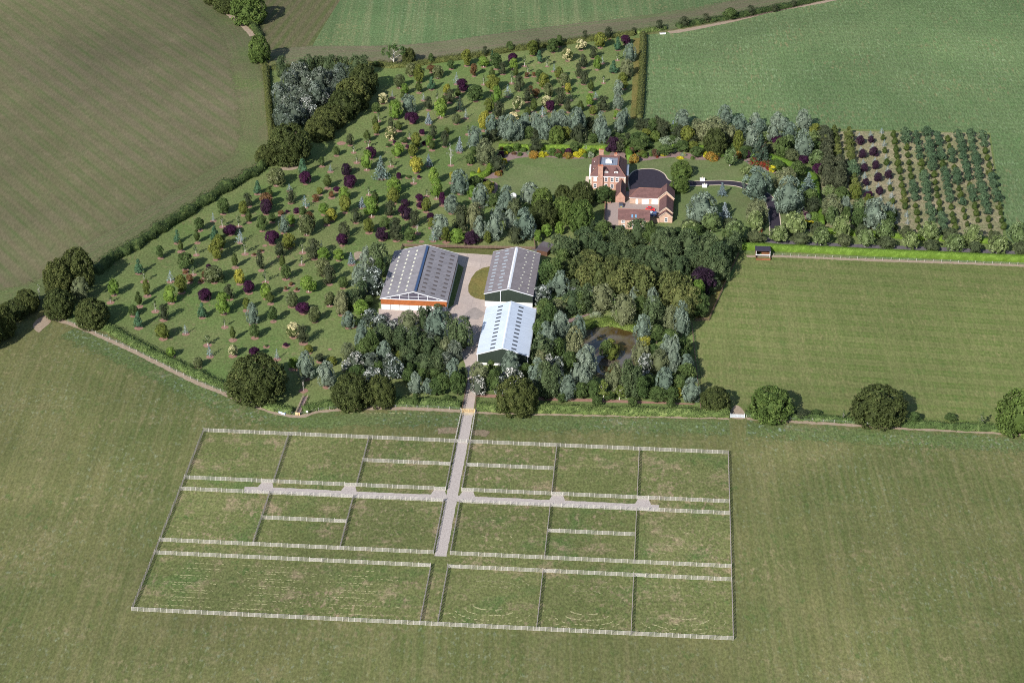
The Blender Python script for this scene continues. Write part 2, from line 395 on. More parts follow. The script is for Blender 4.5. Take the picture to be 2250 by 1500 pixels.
# kind: (name, look, profile, crown base fraction, colour, tip, tipfraction, trunk, crown builder options)
GREEN = lambda r, g, b: (r, g, b)
K = {
 'P': ('purple_plum_tree', 'round deep purple plum tree', 'round', .18, (.030, .007, .026), None, 0, 'brown', dict(nb=26, rb=.19, leaf=0.33, wd=4, ht=4)),
 'U': ('copper_beech_tree', 'dusky purple-black beech tree', 'egg', .14, (.022, .010, .022), None, 0, 'brown', dict(nb=30, rb=.17, leaf=0.37, wd=5, ht=5.5)),
 'B': ('blue_cedar_tree', 'thin pale blue young cedar', None, .12, (.16, .23, .25), None, 0, 'pale', dict(style='tier', tiers=8, leaf=0.24, wd=3, ht=4.5)),
 'S': ('silver_spruce_tree', 'silver-blue cone-shaped spruce', None, .10, (.15, .20, .22), None, 0, 'pale', dict(style='tier', tiers=11, leaf=0.33, wd=3.4, ht=5, full=1)),
 'G': ('sage_conifer_tree', 'sage green cone-shaped young tree', 'cone', .12, (.042, .095, .050), (.08, .15, .08), .2, 'brown', dict(nb=30, rb=.15, leaf=0.31, wd=3.4, ht=5)),
 'O': ('young_oak_tree', 'mid green leafy young tree', 'egg', .18, (.046, .076, .022), (.09, .12, .045), .18, 'brown', dict(nb=24, rb=.19, leaf=0.35, wd=4, ht=4.6)),
 'H': ('hornbeam_tree', 'pale olive dense round-headed tree', 'dome', .14, (.075, .095, .036), (.17, .19, .10), .3, 'pale', dict(nb=36, rb=.15, leaf=0.31, wd=4.4, ht=4.8)),
 'L': ('lime_green_maple_tree', 'bright lime green maple', 'egg', .16, (.092, .158, .026), (.15, .21, .05), .25, 'pale', dict(nb=28, rb=.17, leaf=0.35, wd=4.4, ht=5.4)),
 'Y': ('golden_tree', 'golden yellow-leaved tree', 'round', .18, (.17, .18, .028), (.27, .26, .05), .3, 'brown', dict(nb=22, rb=.18, leaf=0.33, wd=3.8, ht=4.2)),
 'M': ('olive_gold_tree', 'olive-gold oval young tree', 'egg', .14, (.082, .105, .020), (.13, .14, .03), .25, 'brown', dict(nb=26, rb=.17, leaf=0.35, wd=4, ht=5)),
 'C': ('cypress_tree', 'smooth flame-shaped dark cypress', 'flame', .16, (.040, .060, .014), None, 0, 'brown', dict(nb=46, rb=.13, leaf=0.18, wd=2.6, ht=4.6, core=.9, rand=.3)),
 'W': ('cream_blossom_tree', 'round tree covered in cream flowers', 'round', .18, (.075, .10, .03), (.52, .48, .27), .5, 'brown', dict(nb=26, rb=.17, leaf=0.33, wd=4.4, ht=4.4)),
 'K': ('sparse_sapling', 'thin see-through sapling', None, .34, (.062, .098, .034), (.11, .15, .07), .3, 'pale', dict(style='blobs', nb=18, leaf=0.33, wd=3, ht=3)),
 'V': ('silver_willow_tree', 'silvery grey-green pear-shaped willow', 'pear', .08, (.100, .138, .104), (.165, .215, .17), .35, 'brown', dict(nb=64, rb=.10, leaf=0.37, wd=6, ht=8, tall=1.35, core=.68, dens=5.5, ctone=.8, rand=.5)),
 'E': ('olive_willow_tree', 'yellowish grey-green willow', 'egg', .08, (.105, .122, .060), (.16, .18, .10), .3, 'brown', dict(nb=60, rb=.105, leaf=0.37, wd=6.4, ht=8, tall=1.3, core=.68, dens=5.5)),
 'D': ('shaggy_conifer_tree', 'shaggy brown-green conifer', 'egg', .10, (.035, .046, .022), (.07, .075, .04), .15, 'brown', dict(nb=28, rb=.15, leaf=0.41, wd=4.4, ht=5.4, rand=.7, fringe=.35, core=.6, dens=5)),
 'R': ('russet_tree', 'small russet-brown-leaved tree', 'round', .16, (.095, .055, .025), (.15, .09, .04), .2, 'brown', dict(nb=16, rb=.2, leaf=0.31, wd=2.8, ht=3)),
 'X': ('bare_sapling', 'pale leafless branching tree', None, .30, (.26, .27, .25), None, 0, 'pale', dict(style='blobs', nb=8, leaf=0.13, wd=3, ht=4)),
 'T': ('blue_green_cedar_tree', 'broad blue-green tiered cedar', None, .05, (.095, .145, .130), (.17, .23, .22), .3, 'brown', dict(style='tier', tiers=12, leaf=0.41, wd=6, ht=8.5, full=1)),
 't': ('dark_cedar_tree', 'spreading dark grey-green cedar', None, .05, (.048, .075, .052), None, 0, 'brown', dict(style='tier', tiers=9, leaf=0.46, wd=9, ht=9, full=1)),
 'N': ('dark_poplar_tree', 'dark green upright woodland poplar', 'col', .05, (.048, .074, .032), (.095, .125, .062), .25, 'pale', dict(nb=40, rb=.14, leaf=0.51, wd=6.2, ht=9, tall=1.1, rand=.7, fringe=.3, core=.6, dens=5)),
 'Q': ('white_poplar_tree', 'white-leaved poplar', 'egg', .06, (.050, .068, .050), (.42, .45, .43), .40, 'pale', dict(nb=44, rb=.125, leaf=0.44, wd=6, ht=7.5, rand=.7, core=.66, dens=5, ctone=.45)),
 'q': ('grey_poplar_tree', 'grey-green poplar', 'col', .05, (.068, .090, .066), (.20, .23, .20), .28, 'pale', dict(nb=52, rb=.125, leaf=0.51, wd=7, ht=10, tall=1.1, rand=.7, core=.62, dens=5)),
 'F': ('field_maple_tree', 'olive-brown domed woodland tree', 'dome', .06, (.070, .088, .028), (.12, .13, .045), .25, 'brown', dict(nb=56, rb=.11, leaf=0.51, wd=7, ht=7.5, core=.68, dens=5)),
 'A': ('oak_tree', 'broad dark green old oak', 'dome', .05, (.044, .058, .016), (.085, .098, .032), .2, 'brown', dict(nb=170, rb=.078, leaf=0.66, wd=16, ht=12, core=.68, rand=.6, dens=5.5, fringe=.05)),
 'g': ('chestnut_tree', 'broad bright green old tree', 'dome', .05, (.062, .098, .022), (.11, .15, .04), .25, 'brown', dict(nb=130, rb=.085, leaf=0.57, wd=12, ht=10, core=.68, rand=.6, dens=5.5, fringe=.05)),
 'a': ('avenue_lime_tree', 'light green round-headed avenue lime', 'dome', .16, (.085, .125, .042), (.17, .22, .10), .4, 'pale', dict(nb=54, rb=.105, leaf=0.40, wd=6, ht=6, core=.68, dens=5.5)),
 'b': ('avenue_thorn_tree', 'dull olive ball-headed avenue tree', 'round', .12, (.055, .072, .032), (.10, .12, .06), .25, 'brown', dict(nb=46, rb=.11, leaf=0.35, wd=5, ht=5, core=.78)),
 'J': ('birch_tree', 'yellow-green pale-stemmed birch', None, .25, (.100, .130, .030), (.16, .20, .06), .3, 'pale', dict(style='blobs', nb=34, leaf=0.37, wd=5, ht=5)),
 'Z': ('scots_pine_tree', 'flat-topped pine with bare grey branches', None, .45, (.040, .075, .022), None, 0, 'pale', dict(style='umbrella', leaf=0.44, wd=10, ht=4)),
 'd': ('dark_alder_tree', 'dull dark green alder', 'egg', .05, (.042, .052, .028), (.085, .095, .055), .2, 'brown', dict(nb=40, rb=.13, leaf=0.37, wd=5, ht=6, rand=.8)),
 'n': ('nursery_conifer_tree', 'golden-green nursery conifer', 'cone', .05, (.065, .085, .022), (.11, .13, .04), .25, 'brown', dict(nb=26, rb=.16, leaf=0.33, wd=3.4, ht=4.5)),
 'k': ('nursery_oak_tree', 'blue-green nursery sapling', 'egg', .12, (.046, .082, .042), (.085, .13, .07), .2, 'brown', dict(nb=16, rb=.2, leaf=0.31, wd=2.8, ht=3.6)),
 'c': ('nursery_cypress_tree', 'dark pointed nursery cypress', 'flame', .08, (.042, .066, .014), None, 0, 'brown', dict(nb=24, rb=.15, leaf=0.19, wd=2.2, ht=3.6, core=.9)),
 # shrubs
 '1': ('yellow_shrub', 'vivid yellow flower-bed shrub', 'mound', 0, (.34, .32, .02), None, 0, None, dict(nb=12, rb=.24, leaf=0.33, wd=3, ht=1.8)),
 '2': ('orange_shrub', 'orange-yellow flower-bed shrub', 'mound', 0, (.22, .135, .025), (.12, .12, .03), .4, None, dict(nb=12, rb=.24, leaf=0.33, wd=3, ht=1.8)),
 '3': ('red_shrub', 'small red-flowered shrub', 'mound', 0, (.17, .02, .015), (.05, .08, .02), .5, None, dict(nb=10, rb=.24, leaf=0.24, wd=2, ht=1.2)),
 '4': ('green_shrub', 'mid green flower-bed shrub', 'mound', 0, (.055, .10, .02), (.09, .15, .04), .3, None, dict(nb=12, rb=.22, leaf=0.31, wd=3, ht=2)),
 '5': ('purple_shrub', 'dark purple flower-bed shrub', 'mound', 0, (.035, .010, .028), None, 0, None, dict(nb=12, rb=.22, leaf=0.31, wd=2.6, ht=2)),
 '6': ('dark_shrub', 'rounded dark green evergreen shrub', 'mound', 0, (.025, .045, .015), None, 0, None, dict(nb=18, rb=.2, leaf=0.31, wd=3.4, ht=3)),
 '7': ('brown_shrub', 'brownish-red flower-bed shrub', 'mound', 0, (.095, .05, .03), (.05, .07, .03), .4, None, dict(nb=10, rb=.24, leaf=0.31, wd=2.6, ht=1.8)),
 '8': ('pale_shrub', 'pale grey-green flower-bed shrub', 'mound', 0, (.16, .20, .13), None, 0, None, dict(nb=10, rb=.24, leaf=0.24, wd=2, ht=1.3)),
}
bark = {'brown': plain('bark_brown', (.10, .075, .055), .9, .3, 3), 'pale': plain('bark_pale', (.42, .40, .36), .85, .25, 3)}
TPL = {}
def templates(k):
    if k in TPL: return TPL[k]
    name, look, prof, cb, col, tip, tf, trunk, o = K[k]; o = dict(o)
    mat = leafmat(name+'_leaves', col, tip, tf)
    out = []
    nvar = 4
    for v in range(nvar):
        st = o.get('style'); wd = o['wd']; ht = o['ht']
        if st == 'tier':
            bl = []; T = o['tiers']
            for i in range(T):
                t = i/(T-1); R = wd*0.5*(1-t)**0.85*rng.uniform(0.85, 1.1)+0.05
                m = max(3, int((7 if o.get('full') else 4.5)*(1-t)+2)); a0 = rng.uniform(0, 6)
                for j in range(m):
                    a = a0+2*math.pi*j/m+rng.uniform(-.3, .3); rr = R*rng.uniform(0.85, 1.25)
                    for s in (0.35, 0.68, 0.95):
                        bl.append((rr*s*math.cos(a), rr*s*math.sin(a), ht*(0.06+0.90*t)-rr*s*0.12, wd*(0.075 if o.get('full') else 0.055)*(1.25-s*0.5)))
            me = blob_crown(name+'_crown', bl, wd, ht, mat, o['leaf'], 8, .4)
        elif st == 'blobs':
            bl = []
            for i in range(o['nb']):
                a = rng.uniform(0, 6.28); t = rng.uniform(0.05, 0.95); R = wd*0.42*math.sin(math.pi*min(t+0.12, 1))**0.6*rng.uniform(0.2, 1)
                bl.append((R*math.cos(a), R*math.sin(a), t*ht, wd*rng.uniform(0.09, 0.16)))
            me = blob_crown(name+'_crown', bl, wd, ht, mat, o['leaf'], 11 if k != 'X' else 3, .6)
        elif st == 'umbrella':
            bl = []
            for i in range(40):
                a = rng.uniform(0, 6.28); R = wd*0.46*math.sqrt(rng.uniform(0, 1))
                bl.append((R*math.cos(a), R*math.sin(a), ht*(0.85-0.5*(R/(wd*.5))**2)+rng.uniform(-.3, .2), wd*rng.uniform(.06, .09)))
            me = blob_crown(name+'_crown', bl, wd, ht, mat, o['leaf'], 8, .6)
        else:
            kw = {a: b for a, b in o.items() if a not in ('wd', 'ht', 'style', 'tiers', 'full')}
            me = crown(name+'_crown', PR[prof], wd, ht, mat, **kw)
        tm = None
        if trunk:
            mb = MB(); r = 0.035 if k not in 'A' else 0.05
            mb.cyl(0, 0, -0.02, 0.30, r*1.15, r*0.8, 8); mb.cyl(0, 0, 0.30, 0.74, r*0.8, r*0.3, 7, dx=0.01)
            nl = 5
            for i in range(nl):
                a = i*2.4+v; z = 0.22+0.09*i
                ln = 0.26 if st != 'umbrella' else 0.46
                mb.tube((0, 0, z), (ln*math.cos(a), ln*math.sin(a), z+0.26), r*0.45, r*0.12, 5)
                if st in ('umbrella', 'blobs') and k in 'XZJ':
                    mb.tube((ln*.5*math.cos(a), ln*.5*math.sin(a), z+0.13), (ln*1.1*math.cos(a+.6), ln*1.1*math.sin(a+.6), z+0.33), r*0.3, r*0.08, 4)
            tm = mb.mesh(name+'_trunk', [bark[trunk]])
        out.append((me, tm))
    TPL[k] = out
    return out
TREES = []       # (kind, px, py, width px, group) for the labels
RINGS = []
MARGIN = {}
def tree(k, px, py, pyt, wpx, ring=None, group=None, cat=None, ymin=None):
    x, y = G(px, py); s = scale_at(x, y); w_ = wpx/s
    cb = K[k][3]; prof = K[k][2]; d = dep(y)
    round_ = prof in ('round', 'dome', 'egg', 'mound')
    tot = (py-pyt)/s
    lo, hi = 0.2, 40.0
    if round_ and w_ > 1:
        for _ in range(30):
            h = (lo+hi)/2
            half = math.sqrt((h*(1-cb)/2*math.cos(d))**2+(w_/2*math.sin(d)*0.8)**2)
            if h*(1+cb)/2*math.cos(d)+half < tot: lo = h
            else: hi = h
    else: h = tot/math.cos(d)
    w_ *= {'N': 1.28, 'q': 1.3, 'V': 1.05, 'E': 1.05, 'Q': 1.12, 'F': 1.15, 'O': 1.08, 'k': 1.1, 'n': 1.1}.get(k, 1.04)
    h = max(h, 0.8, 0.25*w_)
    tp = templates(k); me, tm = tp[rnd.randrange(len(tp))]
    r = thing(K[k][0], None, cat or ('shrub' if k in '12345678' else 'tree'), (x, y, 0), rnd.uniform(0, 6.28), group)
    c = link('crown' if k not in '12345678' else 'foliage', me, r)
    c.location = (0, 0, h*cb); c.scale = (w_*1.06, w_*1.06*rnd.uniform(.9, 1.1), h*(1-cb)); c.rotation_euler = (rnd.uniform(-.05, .05), rnd.uniform(-.05, .05), 0)
    if tm is not None:
        t = link('trunk', tm, r); q = max(min(w_, h)*1.0, 1.0)
        t.scale = (q*(1.0 if h < 7 else .8), q*(1.0 if h < 7 else .8), h)
    TREES.append([r, k, px, (py+pyt)/2, h])
    if ring: RINGS.append((x, y, ring))
    return r

# ---------------------------------------------------------------- the land
g_south = field_mat('meadow_grass', (.118, .138, .055), (.150, .150, .070), (.22, .19, .12), stripe=[(math.radians(3), 2.6, (.18, .165, .095), .3, .4), (math.radians(3), 9, (.09, .115, .045), .4, .4)], cal=(.80, .83, .70), clump=.8, grain=(3, .5), fine=.2, streak=(math.radians(3), .45, (.175, .165, .09), .5), lush=((.075, .105, .036), .02, .48, .70), dryamt=(.55, .72), fleck=((.22, .25, .19), .68, .55))
g_shead = field_mat('lush_meadow_grass', (.075, .110, .036), (.088, .118, .044), (.17, .15, .09), clump=.8, fleck=((.17, .22, .17), .6, .8), feather=(17, 5), fine=.3)
g_west = field_mat('stubble', (.150, .128, .098), (.135, .128, .080), (.19, .16, .12), stripe=[(math.radians(-35), 7.6, (.085, .120, .050), .7, .4), (math.radians(-35), 3.1, (.17, .14, .105), .4, .4)], cal=(.70, .75, .60), clump=.3, grain=(-35, .25), big=.008, dryamt=(.54, .70), fine=.13)
g_headw = field_mat('headland_stubble', (.148, .134, .095), (.128, .134, .076), (.19, .155, .11), uvlines=(.5, (.10, .13, .062), .6), cal=(.74, .76, .64), dryamt=(.6, .75), fine=.2, lush=((.11, .14, .062), .03, .5, .65), feather=(20, 4))
g_nw = field_mat('brown_stubble', (.140, .124, .09), (.125, .118, .075), (.175, .145, .10), stripe=[(math.radians(11), 5, (.085, .110, .045), 1.0, .4)], cal=(.72, .74, .60), clump=.3, grain=(11, .25), big=.01, fine=.2)
g_north = field_mat('north_grass', (.085, .140, .072), (.115, .148, .082), (.24, .20, .13), big=.009, streak=(math.radians(11), .25, (.16, .17, .11), .6), cal=(.80, .86, .66), dryamt=(.6, .72), fleck=((.20, .25, .18), .7, .6))
g_ne = field_mat('ley_grass', (.095, .150, .075), (.118, .160, .088), (.24, .17, .12), stripe=[(math.radians(92), 5, (.13, .165, .105), .5, .4)], cal=(.82, .90, .68), grain=(92, .3), big=.006, dryamt=(.64, .72), fleck=((.21, .27, .19), .70, .6), streak=(math.radians(92), .5, (.12, .155, .09), .35))
g_east = field_mat('pasture_grass', (.118, .142, .056), (.132, .145, .064), (.22, .19, .11), stripe=[(math.radians(98), 8, (.078, .118, .034), .9, .35), (math.radians(98), 2.7, (.17, .165, .085), .35, .4)], cal=(.86, .91, .74), grain=(98, .45), big=.01, dryamt=(.66, .76), streak=(math.radians(98), .5, (.17, .165, .085), .35), fine=.18)
g_arb = field_mat('lawn_grass', (.085, .138, .040), (.122, .150, .056), (.18, .15, .085), big=.022, mid=.06, dryamt=(.60, .76), fine=.22)
g_lawn = field_mat('garden_lawn', (.090, .138, .044), (.115, .142, .060), (.155, .155, .08), big=.03, dryamt=(.6, .8), fine=.15)
g_pad = field_mat('paddock_grass', (.125, .145, .062), (.108, .132, .052), (.27, .215, .16), cal=(.95, .93, .82), clump=.8, big=.03, mid=.16, dryamt=(.535, .68), lush=((.075, .118, .042), .06, .53, .68), fleck=((.28, .24, .17), .66, .5))
g_nurs = field_mat('nursery_grass', (.17, .178, .092), (.135, .155, .070), (.27, .235, .15), big=.04, dryamt=(.45, .62), stripe=[(math.radians(-10), 1.8, (.18, .155, .095), .5, .4)])
g_gold = field_mat('rough_grass', (.150, .125, .042), (.105, .11, .035), (.16, .12, .05), big=.06, fine=.18)
soil = plain('bare_soil', (.215, .130, .100), .95, .22, 1.2, spec=.05)
pinks = plain('dry_soil', (.205, .155, .112), .95, .2, 1.0, (.27, .22, .165), spec=.05)
bedm = plain('bed_soil', (.150, .100, .092), .95, .2, 1.5, (.22, .16, .145), spec=.05)
tar = plain('tarmac', (.022, .018, .026), .8, .2, .8, (.030, .025, .035), spec=.2)
roadm = plain('drive_tarmac', (.075, .066, .078), .85, .15, .4, (.11, .10, .105), spec=.2)
stone = plain('pale_stone', (.42, .36, .28), .85, .15, 2)
gravel = plain('gravel', (.250, .222, .205), .95, .2, 2.2, (.37, .335, .31), spec=.1)
sand = plain('sandy_track', (.33, .28, .20), .95, .15, .8, (.42, .365, .28), spec=.1)
conc_m, cnt, cb_ = newmat('yard_concrete')
P_ = coord(cnt); br = cnt.nodes.new('ShaderNodeTexBrick'); cnt.links.new(mapping(cnt, P_, math.radians(5)), br.inputs['Vector'])
br.offset = 0.0; br.inputs['Scale'].default_value = 1; br.inputs['Mortar Size'].default_value = .05; br.inputs['Brick Width'].default_value = 6; br.inputs['Row Height'].default_value = 4.8
br.inputs['Color1'].default_value = (.345, .285, .245, 1); br.inputs['Color2'].default_value = (.39, .325, .28, 1); br.inputs['Mortar'].default_value = (.20, .17, .15, 1)
c_ = mixc(cnt, ramp(cnt, noise(cnt, P_, .08, 5, .65), .4, .62, 0, .55), br.outputs[0], (.25, .215, .20))
c_ = mixc(cnt, 1.0, c_, mixc(cnt, ramp(cnt, noise(cnt, P_, 1.2, 5, .7), .3, .7), (.85,)*3, (1.12,)*3), 'MULTIPLY')
cnt.links.new(c_, cb_.inputs['Base Color']); cb_.inputs['Roughness'].default_value = .85
paving = plain('courtyard_paving', (.235, .185, .165), .9, .12, 1.6, (.285, .23, .205), spec=.15)

def T1(ox, oy, s): return lambda *p: [(ox+x/s, oy+y/s) for x, y in p]
A5 = T1(820, 520, 5.0); HH = T1(1240, 300, 6.817); GN = T1(980, 220, 4.686); GE = T1(1480, 220, 4.41); NU = T1(1780, 250, 4.687); PO = T1(1000, 640, 4.018); DW = T1(1160, 480, 4.6875)
mb = MB(); mb.poly([(-4000, -1000, 0), (4000, -1000, 0), (4000, 6000, 0), (-4000, 6000, 0)]); tag(mb.build('ground', g_south), kind='structure')
WESTE = [(462, -60), (482, 5), (520, 40), (552, 80), (566, 140), (578, 165), (590, 300), (586, 345), (560, 372), (470, 427), (330, 522), (200, 592), (120, 650), (60, 668), (-250, 745)]
sheet('west_field', [(-350, -60)]+WESTE, .02, g_west)
strip('west_field_headland', [(425, -60), (445, 5), (490, 45), (522, 85), (540, 150), (556, 230), (560, 310), (535, 350), (450, 400), (310, 492), (180, 566), (100, 630), (-20, 660), (-200, 700)], 20, .04, g_headw, n=4)
sheet('north_west_field', [(478, -60), (775, -60), (750, 0), (715, 55), (680, 110), (660, 134), (606, 140), (585, 100), (560, 70), (545, 40)], .02, g_nw)
sheet('north_field', [(768, -60), (748, 0), (715, 52), (680, 112), (830, 112), (1000, 98), (1200, 66), (1400, 42), (1550, 24), (1700, -6), (1800, -60)], .03, g_north)
strip('north_headland', [(600, 130), (680, 121), (830, 120), (950, 113), (1100, 93), (1250, 73), (1400, 56), (1520, 38), (1680, 8), (1840, -30)], 26, .05, field_mat('headland_grass', (.100, .105, .060), (.088, .112, .050), (.135, .115, .075), uvlines=(.35, (.105, .09, .062), .7), fine=.2, feather=(26, 2)), n=4)
sheet('ley_field', [(1417, 78), (1500, 67), (1600, 47), (1800, 6), (1880, -60), (2500, -60), (2500, 620), (2250, 566), (2212, 520), (2176, 292), (1800, 282), (1560, 268), (1406, 268)], .02, g_ne)
ESTATE = [(600, 152), (640, 150), (700, 135), (830, 144), (930, 143), (1100, 116), (1250, 94), (1404, 76), (1409, 150), (1404, 268), (1560, 268), (1800, 282), (2176, 292), (2212, 520), (2260, 566), (2500, 620), (2500, 660), (2250, 585), (1900, 566), (1622, 556), (1614, 600), (1556, 706),
          (1526, 708), (1534, 800), (1545, 905), (1400, 905), (1048, 898), (1010, 898), (760, 892), (650, 905), (600, 898), (500, 860), (400, 812), (250, 735), (110, 695), (130, 650), (200, 595), (330, 525), (470, 430), (560, 376), (590, 345), (600, 300), (590, 160)]
sheet('estate_lawn', ESTATE, .03, g_arb)
sheet('east_pasture', [(1622, 556), (1900, 567), (2250, 586), (2500, 600), (2500, 965), (2250, 944), (1900, 926), (1700, 915), (1640, 908), (1550, 905), (1537, 800), (1527, 708), (1556, 704), (1614, 598)], .05, g_east)
sheet('rough_margin', DW((2150, 380), (2060, 520), (1960, 680), (1850, 850), (1740, 990), (1720, 1050), (1850, 1050), (1890, 1000), (2050, 640), (2170, 375)), .06, g_gold)
sheet('nursery_ground', NU((120, 190), (420, 180), (1760, 200), (1840, 220), (1990, 1180), (1980, 1270), (1320, 1230), (900, 1215), (420, 1170), (200, 1180), (140, 1150), (110, 700)), .04, g_nurs)
sheet('west_lawn', GN((600, 660), (640, 625), (720, 600), (900, 588), (1250, 600), (1500, 592), (1490, 780), (1480, 870), (1200, 960), (1050, 980), (760, 990), (540, 960), (545, 830), (470, 812), (330, 806), (350, 790), (540, 798), (570, 740)), .05, g_lawn)
sheet('east_lawn', GE((-480, 560), (-200, 590), (0, 560), (130, 572), (270, 565), (450, 572), (640, 568), (740, 620), (860, 660), (980, 715), (1100, 760), (1240, 900), (1250, 1050), (1290, 1120), (1250, 1180), (1330, 1290), (1300, 1330), (1040, 1340), (700, 1400), (300, 1330), (0, 1270), (-60, 1240), (-60, 820), (-400, 800)), .045, g_lawn)
sheet('island_green', [(1086, 585), (1074, 586), (1060, 589), (1046, 597), (1036, 610), (1029, 628), (1029, 641), (1034, 649), (1044, 655), (1056, 658), (1067, 659.5)], .075, g_gold)
sheet('yard_verge', A5((320, 112), (1760, 148), (1600, 140), (1340, 175), (1330, 204), (950, 187), (600, 92)), .05, field_mat('verge_grass', (.06, .085, .022), (.08, .09, .03), (.11, .09, .045), big=.05, fine=.15))
strip('golden_path', [(1399, 84), (1400, 130), (1397, 200), (1393, 262)], 3.5, .06, g_gold, jit=.2)
for pts in ([(778, 556), (792, 553), (800, 560), (796, 570), (782, 572)], [(612, 372), (640, 362), (655, 368), (640, 374)]): sheet('worn_ground', pts, .055, pinks, smooth=True)
# garden beds
for pts in (GN((590, 620), (620, 560), (700, 525), (790, 520), (900, 530), (1050, 540), (1250, 540), (1480, 545), (1490, 596), (1250, 606), (1050, 590), (880, 585), (740, 600), (660, 622), (615, 665), (590, 730), (570, 700)),
            GN((340, 780), (420, 750), (500, 735), (570, 745), (565, 785), (500, 808), (400, 805)), GN((390, 835), (450, 830), (520, 855), (535, 890), (520, 940), (480, 970), (430, 900)),
            GN((1700, 540), (1850, 530), (1850, 600), (1700, 600)), GE((-460, 530), (-300, 535), (-120, 520), (0, 500), (200, 520), (500, 520), (660, 540), (800, 590), (920, 640), (1000, 700), (985, 715), (860, 668), (740, 628), (650, 575), (500, 560), (400, 580), (200, 578), (80, 560), (-60, 560), (-300, 590), (-440, 580)),
            GE((1240, 1040), (1280, 1060), (1330, 1130), (1380, 1240), (1330, 1280), (1290, 1230), (1270, 1130)), DW((380, 1050), (520, 1010), (660, 970), (640, 990), (530, 1030), (430, 1075))):
    sheet('flower_bed_soil', pts, .07, bedm, smooth=True)
sheet('copse_floor', PO((140, 900), (700, 930), (1500, 960), (2120, 990), (2100, 1000), (1500, 985), (700, 960), (180, 930)), .05, soil)
# drives, yards, tracks
FORE = HH((960, 700), (952, 640), (975, 585), (1020, 535), (1080, 505), (1160, 490), (1270, 484), (1370, 497), (1450, 530), (1510, 575), (1540, 630), (1580, 662), (1640, 680), (1760, 684), (1760, 745), (1640, 742), (1600, 790), (1560, 830), (1100, 840), (1000, 850), (975, 810))
fw = [G(*p) for p in FORE]
sheet('forecourt', fw, .09, tar, world=True)
strip('forecourt_kerb', fw[:13], .45, .13, stone, world=True, n=3, thick=.1)
strip('forecourt_kerb', [fw[20], fw[0]], .45, .13, stone, world=True, n=3, thick=.1)
DR = GE((20, 812), (120, 812), (300, 806), (480, 803), (620, 815), (720, 845), (830, 890), (910, 945), (955, 1020), (975, 1120), (985, 1230), (985, 1330), (975, 1370))
dw_ = catmull([G(*p) for p in DR], 4)
strip('front_drive', dw_, 4.2, .095, tar, world=True, n=2)
for s_ in (1, -1): strip('drive_kerb', offset_line(dw_[:44], s_*2.25), .35, .13, stone, world=True, n=2, thick=.1)
AV = [(1684, 527), (1716, 532), (1780, 536.5), (1865, 541), (1993, 546), (2121, 551), (2228, 557), (2330, 563), (2450, 570)]
strip('avenue_road', AV, 4.0, .085, roadm)
strip('back_drive', DW((215, 250), (160, 300), (90, 345)), 5, .08, roadm, jit=.1)
strip('back_drive', HH((640, 1370), (900, 1400)), 5, .075, roadm)
sheet('courtyard', HH((600, 1340), (612, 1030), (640, 1000), (765, 990), (930, 985), (990, 930), (990, 1010), (1430, 1010), (1430, 1215), (1260, 1215), (1250, 1260), (820, 1350)), .09, paving)
sheet('side_path', HH((905, 985), (930, 820), (985, 830), (985, 930)), .092, paving)
YARD = [(952, 553), (1012, 556), (1087, 561), (1090, 575), (1100, 590), (1080, 660), (1180, 676), (1175, 690), (1080, 690), (1050, 777), (1049, 801), (1051, 830), (1046, 862), (1041, 897), (1017, 897), (1023, 860), (1028, 838), (1022, 800), (1008, 765), (975, 735), (900, 722), (832, 708), (832, 678), (975, 684), (996, 671), (1019, 588), (1000, 575)]
sheet('concrete_yard', YARD, .07, conc_m)
strip('wet_patch', [(1060, 682), (1044, 690), (1034, 700)], 7, .074, plain('stained_concrete', (.235, .205, .185), .8, .15, .3), jit=.6)
sheet('sandy_track', [(1017, 896), (1041, 896), (1041, 912), (1014, 912)], .08, sand)
worn = field_mat('worn_earth', (.205, .165, .115), (.185, .155, .10), (.24, .20, .145), feather=(5, .9))
k_ = 1.0502
UU = [u*k_ for u in (-140.2, -112.8, -87.3, -60.0, -55.1, -27.9, -2.1, 25.6)]; VV = [v*k_ for v in (529.9, 502.7, 496.5, 469.7, 463.3, 436.4)]
uc = (UU[3]+UU[4])/2
g0 = G(1028, 908); g1 = W(uc, VV[0]+1); g2 = W(uc-.2, VV[1]); g3 = W(uc-.3, VV[3]-1.0)
strip('gravel_track', [g0, ((g0[0]+g1[0])/2, (g0[1]+g1[1])/2), g1, g2, g3], 3.6, .06, gravel, world=True, jit=.12, n=8)
vc = VV[2]+2.2
strip('gravel_track', [W(UU[1]-8.5, vc-.3), W(UU[1], vc), W(UU[2], vc-.2), W(uc, vc), W(UU[5], vc-.1), W(UU[6], vc-.2), W(UU[6]+7, vc-.3)], 3.3, .068, gravel, world=True, jit=.14, n=8)
for u_ in (UU[1]-2, UU[2]-2, UU[3]-2, UU[4]+2, UU[5]+2, UU[6]+2):
    sheet('gate_apron', [W(u_-2.6, vc+1.2), W(u_+2.6, vc+1.2), W(u_+1.7, VV[1]), W(u_-1.7, VV[1])], .061, gravel, world=True)
strip('worn_ground', [W(uc-9, VV[0]+6.5), W(uc-6, VV[0]+7), W(uc-2.5, VV[0]+7.5)], 5, .05, worn, world=True)
strip('worn_ground', [W(uc+2.5, VV[0]+6.5), W(uc+5, VV[0]+7), W(uc+8, VV[0]+6)], 4.5, .054, worn, world=True)
sheet('paddocks', [W(UU[0], VV[0]), W(UU[7], VV[0]), W(UU[7], VV[5]), W(UU[0], VV[5])], .03, g_pad, world=True)
